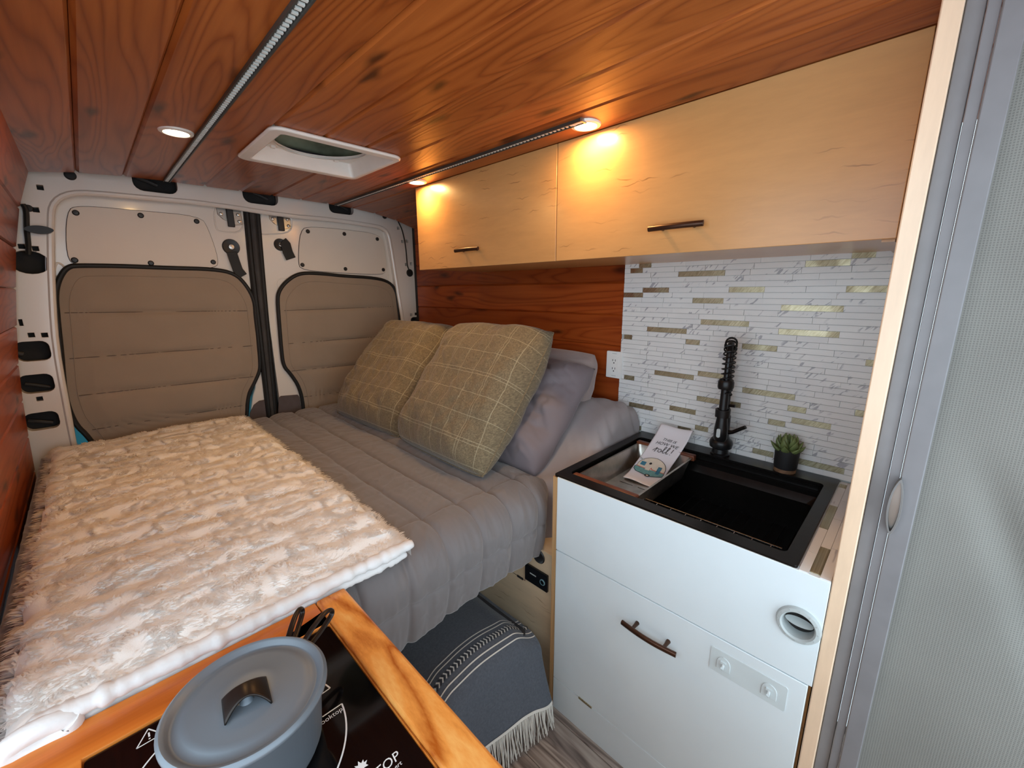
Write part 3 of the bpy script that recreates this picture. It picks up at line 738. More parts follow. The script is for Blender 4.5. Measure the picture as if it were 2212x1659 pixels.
# ================================================================== KITCHEN
XK = .92
e = thing('base_cabinet', 'white sink cabinet with a flip-down front and bare plywood side', 'cabinet', (1.2, .39, 0))
part('body', MB().box(XK+.022, 1.466, .056, .720, .0, .70), 'birch', e)
part('upper_front', MB().prism([(.054, .612), (.7205, .612), (.7205, .8565), (.054, .8565)], XK, XK+.018, [circ(.0925, .738, .0285, 32)], lambda u, v, w: (w, u, v)), 'white', e, .0012)
dr = part('flap_door', MB().box(XK, XK+.018, .060, .7205, .126, .609), 'white', e, .0015)
part('kick_board', MB().box(XK, XK+.018, .054, .7205, .0, .124), 'white', e, .0015)
part('side_panel', MB().box(XK+.002, 1.466, .7215, .738, 0, .853), 'plyedge', e)
part('rear_strip', MB().box(XK+.02, 1.468, .054, .7205, .70, .704), 'birch', e)
def bow_handle(pts_fn, L, parent, mat='bronze'):
    """arched bar pull, pts_fn(s, out, up) -> xyz ; s along the bar"""
    h = part('handle', MB().tube([pts_fn(s*L/2, .027+.007*math.cos(s*PI/2), 0) for s in np.linspace(-1, 1, 13)], .0058, 8, flat=1.25), mat, parent, ang=60)
    for s in (-.58, .58):
        part('handle_post', MB().tube([pts_fn(s*L/2, -.002, 0), pts_fn(s*L/2, .016, 0), pts_fn(s*L/2, .031, 0)], [.0062, .0046, .0046], 10), mat, h)
    return h
bow_handle(lambda s, o, u: (XK-o, .392-s, .522+u), .150, dr)
for y in (.59,):
    part('hinge', MB().box(XK-.0025, XK+.002, y-.025, y+.025, .1215, .1285), 'gold', dr, .0008)
part('hinge', MB().box(XK-.0025, XK+.002, .16-.025, .16+.025, .1215, .1285), 'gold', dr, .0008)
# round air vent
av = thing('air_vent', 'round light grey heater outlet with a tilting slat in the sink cabinet front', 'air vent', (XK, .0925, .738))
toX = lambda u, v, w: (w, u, v)
part('bezel', MB().lathe([(.0275, .002), (.028, -.005), (.031, -.0085), (.037, -.007), (.0395, -.002), (.0395, .001)], (XK, .0925, .738), 40, 'X'), 'greyplastic', av)
part('throat', MB().lathe([(.028, -.005), (.0265, .004), (.0265, .0195)], (XK, .0925, .738), 36, 'X'), 'greyplastic', av)
part('throat_shade_disc', MB().lathe([(0, .0), (.0278, .0)], (XK+.0195, .0925, .738), 36, 'X'), 'void', av)  # dark disc painting in the shade deep inside the duct
sl = part('slat', MB().prism(circ(0, 0, .0245, 28, .017), -.001, .001, (), lambda u, v, w: (XK+.006-w*.7+v*.55, .0925+u, .740+v*.22+w)), 'greyplastic', av)
for k in range(12):
    a = 2*PI*k/12; part('bezel_notch', MB().box(XK-.0090, XK-.0075, .0925+.034*math.cos(a)-.001, .0925+.034*math.cos(a)+.001, .738+.034*math.sin(a)-.001, .738+.034*math.sin(a)+.001), 'greyplastic', av)
# adhesive hooks
hk = thing('adhesive_hook_strip', 'clear adhesive strip with two empty hooks on the white flap door', 'hook strip', (XK, .169, .50))
part('film', MB().prism(rrect(.091, .247, .518, .580, .004), XK-.0014, XK, (), toX), 'clear', hk)
for y in (.217, .123):
    d = part('hook_boss', MB().prism([(y-.015, .532), (y+.015, .532)]+[(y+.015*math.cos(a), .549+.018*math.sin(a)) for a in np.linspace(0, PI, 12)], XK-.003, XK-.0012, (), toX), 'clear', hk, .001)
    part('hook', MB().tube([(XK-.003, y, .553), (XK-.006, y, .546), (XK-.009, y, .540), (XK-.011, y, .545)], .003, 8), 'clear', d)
    part('hook_bar', MB().box(XK-.006, XK-.003, y-.006, y+.006, .551, .556), 'clear', d)
# worktop strip with marble tiles next to the sink
wt = thing('worktop', 'marble strip tiled worktop between the sink and the tall plywood panel', 'worktop', (1.2, .39, .853))
part('slab', MB().prism([(XK+.0015, .054), (1.470, .054), (1.470, .7205), (XK+.0015, .7205)], .838, .8545, [[(.950, .122), (1.425, .122), (1.425, .714), (.950, .714)]]), 'outlet', wt)
cache.clear()
for r, (ya, gl) in enumerate(((.0545, [(1.26, 1.345)]), (.0545+.0178, [(.93, 1.045)]), (.0545+.0356, [(1.135, 1.28), (1.42, 1.45)]))):
    wdt = .0178 if r < 2 else .017; x = XK+.002
    def put(a, b, g):
        me = MB().box(a+.0004, b-.0004, ya+.0003, ya+wdt-.0003, .8545, .858+(.0004 if g else 0)).mesh('tile', False)
        me.materials.append(MT['gold' if g else 'marble']); link('tile', me, None, wt)
    def fillx(a, b):
        L = b-a
        if L < .01: return
        n = max(1, round(L/.13)); ws = [random.uniform(.7, 1.3) for _ in range(n)]; p = a
        for q in ws: put(p, p+L*q/sum(ws), 0); p += L*q/sum(ws)
    for g0, g1 in gl: fillx(x, g0); put(g0, g1, 1); x = g1
    fillx(x, 1.469)
# sink
sk = thing('kitchen_sink', 'matte black workstation sink set into the white cabinet', 'sink', (1.19, .42, .64))
so, si = rrect(.923, 1.470, .110, .7345, .006, 3), rrect(.960, 1.402, .137, .705, .014, 5)
part('rim', MB().prism(so, .8545, .8625, [si]), 'sinkblack', sk, .0018)
def ring_wall(mb, a, za, b, zb):
    n = len(a); return mb.add([(*p, za) for p in a]+[(*p, zb) for p in b], [(i, (i+1) % n, (i+1) % n+n, i+n) for i in range(n)])
l2 = rrect(.972, 1.388, .137, .705, .014, 5); l3 = rrect(.985, 1.376, .150, .693, .02, 5)
mb = MB(); ring_wall(mb, si, .8545, si, .838); ring_wall(mb, si, .838, l2, .837); ring_wall(mb, l2, .837, l2, .822); ring_wall(mb, l2, .822, l3, .80); ring_wall(mb, l3, .80, l3, .706)
n = len(l3); mb.add([(*p, .706) for p in l3], [tuple(range(n))])
part('basin', mb, 'sinkblack', sk, ang=50)
g = part('bottom_grid', MB().tube([(.998, .16, .722), (.998, .50, .722)], .0024, 8), 'chrome', sk)
for k in range(11):
    y = .175+.030*k; part('grid_wire', MB().tube([(.990, y, .719), (1.36, y, .719)], .0016, 6), 'sinkblack', g)
part('front_bar', MB().tube([(.990, .150, .8505), (.990, .47, .8505)], .0020, 8), 'chrome', sk)  # thin chrome bar just inside the front rim
for k in range(9):
    y = .17+.038*k; part('ledge_tick', MB().tube([(.9605, y, .8500), (.990, y, .8500)], .0010, 6), 'chrome', sk)
part('drain', MB().lathe([(0, .709), (.03, .709), (.042, .7085), (.045, .7065)], (1.20, .42, 0), 28), 'steel', sk)
# colander tray
co = thing('sink_colander', 'stainless steel colander tray with walnut handles resting on the sink ledges', 'colander', (1.17, .588, .785))
ci, cb = rrect(.985, 1.357, .496, .688, .012, 4), rrect(1.000, 1.342, .510, .674, .02, 4)
cro = rrect(.980, 1.362, .490, .694, .012, 4)
mb = MB().prism(cro, .850, .8525, [ci]); part('rim', mb, 'steel', co)
mb = MB(); ring_wall(mb, ci, .852, cb, .785); ring_wall(mb, rrect(.983, 1.359, .494, .690, .012, 4), .850, rrect(.998, 1.344, .508, .676, .02, 4), .7835)
slots = []
for x in (1.075, 1.16, 1.25):
    for y in (.535, .60): slots.append(rrect(x-.0018, x+.0018, y-.001, y+.046, .0015, 2))
mb.prism(cb, .7835, .785, slots)
part('tray', mb, 'steel', co, ang=50)
for x0, x1 in ((.963, .984), (1.358, 1.379)):
    part('handle', MB().box(x0, x1, .486, .698, .8395, .8605), 'walnut', co, .004, seg=3)
# tea towel: curve in (x,z), width along y
tw = thing('tea_towel', 'white tea towel printed with a teal camper, draped over the colander', 'towel', (1.3, .59, .79))
tp = bez([(1.185, .790), (1.235, .792), (1.285, .812), (1.335, .842), (1.372, .869), (1.405, .893), (1.432, .917), (1.444, .913)], 8)
tl = np.concatenate([[0], np.cumsum([np.linalg.norm(np.array(b)-np.array(a)) for a, b in zip(tp[:-1], tp[1:])])]); TL = tl[-1]; tpa = np.array(tp)
def tow(u, v, off=0.0):
    """u across (0 = far-from-faucet edge), v along from the low end, metres"""
    v = np.asarray(v, float); u = np.asarray(u, float)
    x = np.interp(v, tl, tpa[:, 0]); z = np.interp(v, tl, tpa[:, 1])
    x2 = np.interp(v+.004, tl, tpa[:, 0]); z2_ = np.interp(v+.004, tl, tpa[:, 1]); x1 = np.interp(v-.004, tl, tpa[:, 0]); zz1 = np.interp(v-.004, tl, tpa[:, 1])
    tx, tz = x2-x1, z2_-zz1; L = np.hypot(tx, tz)+1e-9
    wob = .0022*np.sin(u*52+v*26)
    off = off+wob
    return x-tz/L*off, .648-u+.006*np.sin(v*16), z+tx/L*off
TWW = .116
def tf(U, V): return tow(U*TWW, V*TL, .002)
mb = MB().grid(24, 60, tf); 
o = part('cloth', mb, 'towel', tw, ang=80); m = o.modifiers.new('thick', 'SOLIDIFY'); m.thickness = .0022; m.offset = -1
def tpt(cx, cy, sc, off=.0042):
    return lambda x, y: tuple(float(q) for q in tow(cx+x*sc, cy+y*sc, off))
mb = MB(); map_text(mb, 'THIS IS', .0160, tpt(.060, .220, 1), shear=.25); part('lettering', mb, 'ink', tw)
mb = MB(); map_text(mb, 'HOW WE', .0180, tpt(.060, .200, 1), shear=.25); part('lettering', mb, 'ink', tw)
mb = MB(); R = tpt(.026, .166, 1.22, .0046)
for st in ([(0, .004), (.006, .012), (.009, .016), (.008, .006), (.007, .0), (.008, .008), (.012, .013), (.016, .012)],
           [(.020, .001), (.016, .004), (.017, .010), (.022, .012), (.025, .007), (.022, .001), (.018, .002)],
           [(.026, .003), (.032, .014), (.034, .023), (.031, .024), (.030, .012), (.032, .001), (.037, .003)],
           [(.037, .003), (.042, .014), (.044, .023), (.041, .024), (.040, .012), (.042, .001), (.047, .004)],
           [(.054, .023), (.053, .008)], [(.0525, .003), (.0522, .0005)]):
    ribbon(mb, bez(st, 5) if len(st) > 2 else st, .0017, R)
part('lettering', mb, 'ink', tw)
def flatpatch(name, pts, mat, off, cx=.006, cy=.056):
    T = tpt(cx, cy, 1.12, off); mb = MB(); pts = [tuple(p) for p in pts]
    tris = tessellate_polygon([[Vector((*p, 0)) for p in pts]])
    # subdivide so the print follows the cloth
    bm = bmesh.new(); vv = [bm.verts.new((*p, 0)) for p in pts]
    for t in tris:
        try: bm.faces.new([vv[i] for i in t])
        except ValueError: pass
    bmesh.ops.subdivide_edges(bm, edges=bm.edges, cuts=3, use_grid_fill=True); bmesh.ops.triangulate(bm, faces=bm.faces)
    bm.verts.index_update(); mb.add([T(v.co.x, v.co.y) for v in bm.verts], [tuple(x.index for x in f.verts) for f in bm.faces]); bm.free()
    return part(name, mb, mat, tw, ang=80)
body = [(.004, .030), (.004, .045), (.012, .062), (.030, .072), (.055, .072), (.078, .060), (.090, .042), (.092, .024)]
bodyc = [tuple(p) for p in bez(body, 5)]
outl = [(-.001+.0, .024)]+[(p[0]*1.02-.001, p[1]+.0015) for p in bodyc]+[(.094, .02), (.092, .008), (.060, .0), (.010, .004), (.0, .014)]
flatpatch('camper_outline', [(p[0]*1.012-.0006, p[1]*1.012-.0006) for p in outl], 'ink', .0040)
flatpatch('camper_lower', [(.001, .027), (.094, .024), (.092, .009), (.060, .001), (.010, .005), (.001, .014)], 'teal', .0048)
flatpatch('camper_upper', [(.003, .027)]+bodyc+[(.092, .024)], 'creamprint', .0047)
flatpatch('camper_visor', [(-.004, .066), (.012, .060), (.016, .056), (.0, .058)], 'greyplastic', .0052)
flatpatch('camper_stripe', [(.002, .026), (.04, .026), (.044, .021), (.050, .031), (.052, .026), (.094, .023), (.094, .025), (.053, .029), (.049, .036), (.045, .0255), (.041, .0285), (.002, .0285)], 'redprint', .0053)
flatpatch('camper_window', [(.010, .036), (.025, .036), (.025, .052), (.010, .052)], 'blueprint', .0054)
flatpatch('camper_window', [(.068, .014), (.080, .014), (.080, .044), (.068, .044)], 'blueprint', .0054)
flatpatch('camper_door', [(.032, .022), (.046, .022), (.046, .060), (.032, .060)], 'creamprint', .0055)
flatpatch('camper_porthole', circ(.039, .050, .0045, 12), 'ink', .0059)
flatpatch('camper_wheel', circ(.050, .0, .0085, 14, .0065), 'ink', .0056)
flatpatch('camper_hub', circ(.050, .0, .004, 10, .003), 'creamprint', .0060)
# faucet
fx, fy = 1.432, .430
fa = thing('kitchen_faucet', 'matte black pull-down faucet with an open spring neck on the sink deck', 'faucet', (fx, fy, .8625))
part('base_collar', MB().lathe([(0, .8625), (.030, .8625), (.030, .868), (.026, .871), (.024, .884), (.026, .888)], (fx, fy, 0), 32), 'blackmatte', fa)
part('lower_body', MB().lathe([(.026, .886), (.034, .890), (.036, .904), (.033, .914), (.026, .921), (.0215, .930), (.0205, .99), (.0205, 1.0)], (fx, fy, 0), 32), 'blackmatte', fa)
part('post', MB().lathe([(.0185, .995), (.0185, 1.02), (.014, 1.03), (.012, 1.13)], (fx, fy, 0), 24), 'blackmatte', fa)
FD = math.radians(14.5)
def fsw(p): d = fx-p[0]; return (fx-d*math.cos(FD), fy-d*math.sin(FD), p[2])
neck = bez([fsw(q) for q in [(fx, fy, 1.06), (fx, fy, 1.10), (fx, fy, 1.17), (fx-.006, fy, 1.215), (fx-.026, fy, 1.240), (fx-.062, fy, 1.246), (fx-.092, fy, 1.232), (fx-.106, fy, 1.20), (fx-.110, fy, 1.15), (fx-.111, fy, 1.10)]], 8)
part('hose', MB().tube(neck, .0085, 12), 'blackmatte', fa)
sp = []; nn = np.array(neck); tt = np.concatenate([[0], np.cumsum(np.linalg.norm(np.diff(nn, axis=0), axis=1))]); turns = 26
for k in range(turns*14+1):
    q = k/(turns*14)*tt[-1]; p = np.array([np.interp(q, tt, nn[:, i]) for i in range(3)]); p2 = np.array([np.interp(min(q+.003, tt[-1]), tt, nn[:, i]) for i in range(3)]); p1 = np.array([np.interp(max(q-.003, 0), tt, nn[:, i]) for i in range(3)])
    t = p2-p1; t /= np.linalg.norm(t); b = np.array([-math.sin(FD), math.cos(FD), 0]); a = np.cross(b, t); g_ = 2*PI*k/14
    sp.append(p+.0155*(math.cos(g_)*a+math.sin(g_)*b))
part('spring', MB().tube(sp, .0022, 6), 'blackmatte', fa)
hx, hy0 = fsw((fx-.111, fy, 0))[:2]
part('spray_hose_ring', MB().lathe([(.010, 1.112), (.0205, 1.112), (.0225, 1.118), (.0225, 1.134), (.019, 1.140), (.010, 1.140)], (hx, hy0, 0), 28), 'blackmatte', fa)
hd = part('spray_head', MB().lathe([(0, .948), (.016, .948), (.0195, .955), (.0195, .985), (.0165, 1.01), (.0125, 1.05), (.0115, 1.115)], (hx, hy0, 0), 28), 'blackmatte', fa)
part('spray_button', MB().prism(rrect(hy0-.0055, hy0+.0055, .962, .990, .005), hx-.0215, hx-.0175, (), toX), 'greyplastic', hd)
part('dock_arm', MB().tube([fsw(q) for q in [(fx, fy, 1.035), (fx-.04, fy, 1.036), (fx-.09, fy, 1.036)]], .0075, 12), 'blackmatte', fa)
part('dock_clip', MB().lathe([(.0165, 1.024), (.021, 1.024), (.0215, 1.048), (.0165, 1.048), (.0165, 1.024)], (hx, hy0, 0), 28), 'blackmatte', fa)
part('dock_knob', MB().tube([(fx, fy-.012, 1.035), (fx, fy-.030, 1.036)], .005, 10), 'blackmatte', fa)
part('lever', MB().tube([(fx-.008, fy-.015, .945), (fx-.012, fy-.035, .952), (fx-.016, fy-.062, .972), (fx-.018, fy-.072, .979)], [.008, .0062, .0058, .0058], 12), 'blackmatte', fa)
# succulent
px_, py_ = 1.430, .241
su = thing('potted_succulent', 'green succulent in a small black pot with a brown base on the sink deck', 'potted plant', (px_, py_, .8625))
part('pot', MB().lathe([(0, .872), (.0285, .872), (.0305, .878), (.0325, .930), (.0325, .934), (.029, .934), (.028, .926)], (px_, py_, 0), 36), 'potblack', su)
part('pot_base', MB().lathe([(0, .8626), (.029, .8626), (.0295, .865), (.0290, .8735), (0, .8735)], (px_, py_, 0), 36), 'cork', su)
part('soil', MB().lathe([(0, .929), (.0285, .927)], (px_, py_, 0), 24), 'void', su)
def leaf_mesh():
    mb = MB(); n = 9; R = [.0028, .0062, .0082, .0090, .0090, .0082, .0064, .0034, .0006]
    mb.tube([(.034*i/(n-1), 0, .004*math.sin(PI*i/(n-1)*.9)*-1+.010*(i/(n-1))**2) for i in range(n)], R, 9, flat=.55)
    me = mb.mesh('leaf'); me.materials.append(MT['leaf']); return me
lm = leaf_mesh(); cnt = 0
for ring, (nl, el, sc, z) in enumerate(((8, .28, 1.12, .930), (7, .62, 1.08, .934), (6, .95, 1.02, .940), (3, 1.3, .9, .944))):
    for k in range(nl):
        a = 2*PI*(k+.37*ring)/nl+random.uniform(-.1, .1)
        o = link('leaf', lm, None, su); o.rotation_euler = (0, -el+random.uniform(-.08, .08), a); o.scale = (sc*1.12, sc*1.2, sc*1.2)
        o.location = (px_+.007*math.cos(a), py_+.007*math.sin(a), z)
# outlet
oy0, oy1, oz0, oz1 = .836, .906, 1.058, 1.166
ou = thing('power_outlet', 'white double power outlet on the pine wall next to the tiles', 'power outlet', (XR, .871, 1.11))
part('plate', MB().prism(rrect(oy0, oy1, oz0, oz1, .004), XR-.012, XR-.002, (), toX), 'outlet', ou, .002)
fp = part('face', MB().prism(rrect(.853, .889, 1.076, 1.146, .002), XR-.0135, XR-.011, (), toX), 'outlet', ou, .0006)
for zc in (1.128, 1.095):
    for dy in (-.006, .006): part('slot', MB().box(XR-.0139, XR-.0134, .871+dy-.0011, .871+dy+.0011, zc-.002, zc+.006), 'black', fp)
    part('ground_slot', MB().lathe([(0, 0), (.0026, 0), (.0026, .0004)], (XR-.0139, .871, zc-.0085), 12, 'X'), 'black', fp)
for zc in (1.157, 1.067):
    part('print_mark', MB().box(XR-.0123, XR-.0119, .861, .881, zc-.001, zc+.001), 'greyplastic', ou)

# wall cabinet
wc = thing('wall_cabinet', 'birch plywood wall cabinet with two flap doors over the sink and bed', 'cabinet', (1.28, .86, 1.50))
XC = 1.092
part('body', MB().box(XC+.0165, 1.474, .062, 1.662, 1.500, 1.838), 'birch', wc, .001)
part('end_filler', MB().box(XC+.008, 1.474, .0535, .0615, 1.498, 1.838), 'birchz', wc)
part('under_cleat', MB().box(XC+.02, 1.46, .066, .086, 1.494, 1.500), 'birch', wc)
for y0, y1, hc, L in ((.8825, 1.667, 1.306, .140), (.064, .8795, .484, .140)):
    dd = part('flap_door', MB().box(XC, XC+.015, y0, y1, 1.498, 1.8425), 'birch', wc, .0012)
    bow_handle(lambda s, o, u: (XC-o*.8, hc-s, 1.561+u), L, dd)
# tall end panel
tag(link('end_panel', MB().box(.920, 1.474, .0285, .0530, 0, 1.862).mesh('end_panel'), 'birchz', None, .002), 'tall pale plywood panel closing the kitchen next to the grey screen door', 'panel')

# sliding screen door
XS_ = .955
sd = thing('screen_door', 'grey pull-across insect screen in an aluminium frame beside the tall plywood panel', 'screen door', (XS_, -.3, 0))
part('jamb_channel', MB().box(XS_-.012, XS_+.03, .0065, .0280, 0, 1.862), 'alu', sd, .0015)
part('jamb_lip', MB().box(XS_-.018, XS_+.03, -.0080, .0060, 0, 1.862), 'alu', sd, .001)
stile = part('stile', MB().box(XS_-.022, XS_+.012, -.0360, -.0085, 0.0, 1.862), 'alu', sd, .002)
def scr(U, V):
    y = -.0355-U*(.72); z = .01+V*1.85
    b = .014*np.exp(-((y+.10+.42*(1.12-z))/.028)**2)*sstep(.2, .7, z)*sstep(1.2, 1.0, z)+.006*vnoise(y*6, z*3, 9, 2)
    return XS_+.004+b, y, z
part('mesh', MB().grid(120, 120, scr), 'mesh', sd)
pts = [(.0, .052), (.007, .030), (.0095, 0), (.007, -.030), (.0, -.052), (-.003, -.052), (-.009, -.03), (-.0105, 0), (-.008, .03), (-.003, .052)]
hy, hz = -.0085, 1.040
ol = smooth_loop([(hy+p[0], hz+p[1]) for p in pts], 2); il = [(hy+(p[0]-hy)*.66, hz+(p[1]-hz)*.87) for p in ol]
pl_ = part('pull', MB().prism(ol, XS_-.036, XS_-.0215, [il], toX), 'pullmetal', stile, .003)
part('pull_dish', MB().prism([(hy+(p[0]-hy)*.7, hz+(p[1]-hz)*.9) for p in ol], XS_-.0245, XS_-.0215, (), toX), 'nickel', pl_)

# ================================================================== BED
bp = thing('bed_platform', 'plywood bed base with a storage box and black switch panel', 'bed base', (.62, 1.5, 0))
part('deck', MB().box(-.225, 1.465, .86, 2.28, .560, .580), 'birchpale', bp)
pn = part('storage_side', MB().box(.945, .957, .742, 2.28, 0, .558), 'birchpale', bp)
part('storage_top', MB().box(.957, 1.464, .742, .86, .546, .558), 'birchpale', bp)
part('floor_cleat', MB().box(.93, .944, 1.0, 2.28, 0, .03), 'birchpale', bp)
part('deck_leg', MB().box(-.20, -.16, 2.2, 2.27, 0, .56), 'birchpale', bp)
dpy = part('switch_panel', MB().prism(rrect(.768, .868, .414, .478, .003), .938, .945, (), toX), 'display', bp, .001)
part('dial', MB().lathe([(.008, -.0022), (.0095, -.003), (.011, -.001), (.011, .0004)], (.938, .789, .444), 20, 'X'), 'cyanlamp', dpy)
part('panel_marking', MB().box(.9374, .9381, .818, .846, .449, .453), 'greyplastic', dpy)
part('grommet', MB().lathe([(0, -.001), (.018, -.0015), (.023, -.004), (.026, -.001), (.026, .0005)], (.945, .812, .529), 24, 'X'), 'black', bp)
part('hatch_catch', MB().box(.942, .9455, .884, .912, .398, .405), 'black', pn)
part('hatch_seam', MB().box(.9442, .9456, .8745, .8755, .40, .558), 'void', pn)
part('hatch_seam', MB().box(.9442, .9456, .8755, .98, .4005, .4015), 'void', pn)

def bedz(x, y):                          # mattress surface
    return .770+.205*sstep(1.02, 1.36, x)-.03*sstep(1.40, 1.468, x)
def matt(U, V):
    # U across x with both sides folded down, V along y with front folded down
    xs = -.215+U*(1.466+.215)
    v = V*1.72; flat = 1.50; r = .06
    y = np.where(v < flat, 2.285-v, 0); z = bedz(xs, 0)
    yf = .845-.094*sstep(.98, 1.12, xs)
    t = np.clip((v-(2.285-(yf+r)))/(r*PI/2), 0, 1); drop = np.clip(v-(2.285-(yf+r))-r*PI/2, 0, .2)
    y = np.where(v < 2.285-(yf+r), 2.285-v, yf+r-r*np.sin(t*PI/2)); zz = z-(r-r*np.cos(t*PI/2))-drop
    wr_ = .010*(vnoise((xs*1.0+y*1.6)*9, (xs-y)*2.2, 3, 3)-.5)*sstep(.95, 1.1, xs)
    fold = .012*np.abs(np.sin((xs*2.0-y*2.2+zz*1.2)*26+5*vnoise(xs*5, y*5, 8, 2)))**.7*(.4+vnoise(xs*9, y*9, 18, 1))*sstep(1.05, 1.25, xs)*sstep(1.05, .8, y)
    return xs, y-.5*fold, zz+wr_+fold*.8
ma = thing('mattress', 'mattress in a smooth grey fitted sheet, raised along the pine wall', 'mattress', (.62, 1.5, .58))
part('sheet', MB().grid(260, 150, matt), 'sheet', ma, ang=80)
part('core', MB().box(-.21, 1.0, .86, 2.28, .581, .70), 'sheet', ma, .02)

# comforter: quilted in boxes
SX, SV = .1195, .21
def comf(U, V):
    x = -.205+U*(1.022+.205); r = .085; yfront = .792
    Lt = 2.272-(yfront+r); La = r*PI/2; Ld = .168
    v = V*(Lt+La+Ld)
    t = np.clip((v-Lt)/La, 0, 1); drop = np.clip(v-Lt-La, 0, Ld)
    edge = sstep(.93, 1.02, x)                               # right side turns down a little
    ang = t*PI/2
    y = np.where(v < Lt, 2.272-v, yfront+r-r*np.sin(ang)); z = .787-(r-r*np.cos(ang))-drop
    ny, nz = -np.sin(ang), np.cos(ang)
    y = y+.022*(drop/Ld)**2+.05*edge*t-0.0; z = z-.020*edge*(1-.5*t)
    su = np.abs(np.sin(PI*(x-.441)/SX)); sv = np.abs(np.sin(PI*(v-(Lt+La+.045))/SV))
    q = 1-np.exp(-su*4.0); q2 = 1-np.exp(-sv*9)
    k2 = .25+.75*sstep(Lt-.25, Lt, v)
    puff = (.0125-.003*t)*q*(1-.35*k2*(1-q2))-.004*k2*(1-q2)
    wr_ = .0060*(vnoise(x*26, v*5.0, 21, 3)-.5)*(1+1.4*t)+.005*(vnoise(x*7+v*3, v*22, 22, 2)-.5)*(1-t)+.007*(vnoise(x*4, v*6, 4, 2)-.5)
    cr = .0035*(1-np.abs(2*vnoise(x*20+4*np.sin(v*5), v*11, 31, 2)-1))**3*q
    n = puff+wr_+cr+.010*(vnoise(x*2.3, v*2, 14, 2)-.5)
    n = n*sstep(1.022, 1.0, x)
    z = z-.012*np.sin(x*7)*(drop/Ld)
    return x, y+ny*n, z+nz*n
cf = tag(link('comforter', MB().grid(420, 400, comf).mesh('comforter', ang=85), 'comforter'), 'grey box-quilted comforter spread over the bed and hanging off its edge', 'comforter')
m = cf.modifiers.new('thick', 'SOLIDIFY'); m.thickness = .008; m.offset = -1

# fluffy blanket
BX0, BX1, BY0, BY1 = -.172, .452, .792, 2.275
def btop(x, y):
    return .828+.014*(vnoise(x*7, y*16, 41, 2)-.5)+.010*np.abs(np.sin(PI*y/.085+1.5*vnoise(x*3, y*2, 4, 2)))*.8+.008*(vnoise(x*24, y*24, 43, 2)-.5)
def edgein(x, y): return np.minimum(np.minimum(x-BX0, BX1-x), np.minimum(y-BY0, BY1-y))
def outline(u, y):
    wob = .010*(vnoise(y*6, 0*y, 61, 2)-.5); return BX0+wob+u*(BX1-BX0+.006*(vnoise(y*8, 0*y+5, 62, 2)-.5))
def blan(U, V):
    y = BY0+V*(BY1-BY0); x = outline(U, y)
    d = np.clip(np.minimum(np.minimum(x-BX0+.004, BX1-x+.004), np.minimum(y-BY0+.012, BY1-y+.004)), 0, .035)/.035
    z = btop(x, y)-.030*(1-np.sqrt(1-(1-d)**2))
    return x, y, z
bl = thing('fluffy_blanket', 'fluffy white sherpa blanket folded in two on the comforter', 'blanket', (.14, 1.53, .80))
mb = MB().grid(300, 560, blan); b2 = MB()
part('backing', mb, 'fluff', bl, ang=85)
sk_ = []
P = [(outline(np.array(0.), np.array(y))*1.0, y) for y in np.linspace(BY0, BY1, 60)]+[(x, BY1) for x in np.linspace(BX0, BX1, 30)][1:]+[(outline(np.array(1.), np.array(y)), y) for y in np.linspace(BY1, BY0, 60)]
P = [(float(a), float(b)) for a, b in P]
mb = MB().add([(a, b, .806) for a, b in P]+[(a, b, .7885) for a, b in P], [(i, i+1, i+1+len(P), i+len(P)) for i in range(len(P)-1)])
part('lower_fold', mb, 'fluff', bl)
# satin hems along the folded front edge
for k, (zz, yy, rr, x0, x1) in enumerate(((.822, BY0-.004, .0155, BX0+.02, BX1+.004), (.800, BY0+.001, .013, BX0+.035, BX1-.012))):
    xs = np.linspace(x0, x1, 120)
    pts = [(x, yy-.010*math.sin(max(0, (x1-x)/.06-.0) if x > x1-.0 else 0)+.005*(vnoise(x*9, k*3., 71, 2)-.5)+(.10 if 0 else 0), zz+.005*(vnoise(x*8, k*5.+2, 72, 2)-.5)) for x in xs]
    rad = [rr*(1+.5*(vnoise(x*70, k*9., 73, 2)-.5))*min(1, .55+(x1-x)/.03, .45+(x-x0)/.02) for x in xs]
    part('satin_hem', MB().tube(pts, rad, 14, flat=.85), 'hem', bl, ang=80)
# rolled end of the hem near the wall
a_ = np.linspace(.15, 2.1*PI, 40)
part('satin_hem', MB().tube([(BX0+.035+.030*math.cos(q), BY0-.012-.004*q/6, .812+.012*math.sin(q)) for q in a_], .014, 12), 'hem', bl, ang=80)
# pile: curved locks
N = 105000
fx_ = rng.random(N); fy_ = rng.random(N)
y = BY0+.006+fy_*(BY1-BY0-.008); x = outline(fx_, y)
nb = 9000                                                     # extra locks along the edges
ye = BY0+.03+rng.random(nb)*(BY1-BY0-.03); side = rng.random(nb)
xe = outline((side < .5).astype(float), ye); top = side > .86
xe = np.where(top, BX0+rng.random(nb)*(BX1-BX0), xe); ye = np.where(top, BY1-.002, ye)
x = np.concatenate([x, xe]); y = np.concatenate([y, ye]); edge = np.concatenate([np.zeros(N), np.ones(nb)])
d = np.clip(np.minimum(np.minimum(x-BX0+.004, BX1-x+.004), np.minimum(y-BY0+.012, BY1-y+.004)), 0, .035)/.035
z = btop(x, y)-.030*(1-np.sqrt(np.clip(1-(1-d)**2, 0, 1)))-edge*rng.random(len(x))*.030
n = len(x)
flow = 2*PI*vnoise(x*20, y*20, 81, 2)*1.9+.9*(rng.random(n)-.5)
outx = np.where(np.abs(x-BX0) < np.abs(BX1-x), -1., 1.); oy_ = np.where(y > BY1-.01, 1., 0.)
dx = np.cos(flow)*(1-edge*.6)+edge*outx*(1-oy_)*1.1; dy = np.sin(flow)*(1-edge*.5)+edge*oy_*1.1
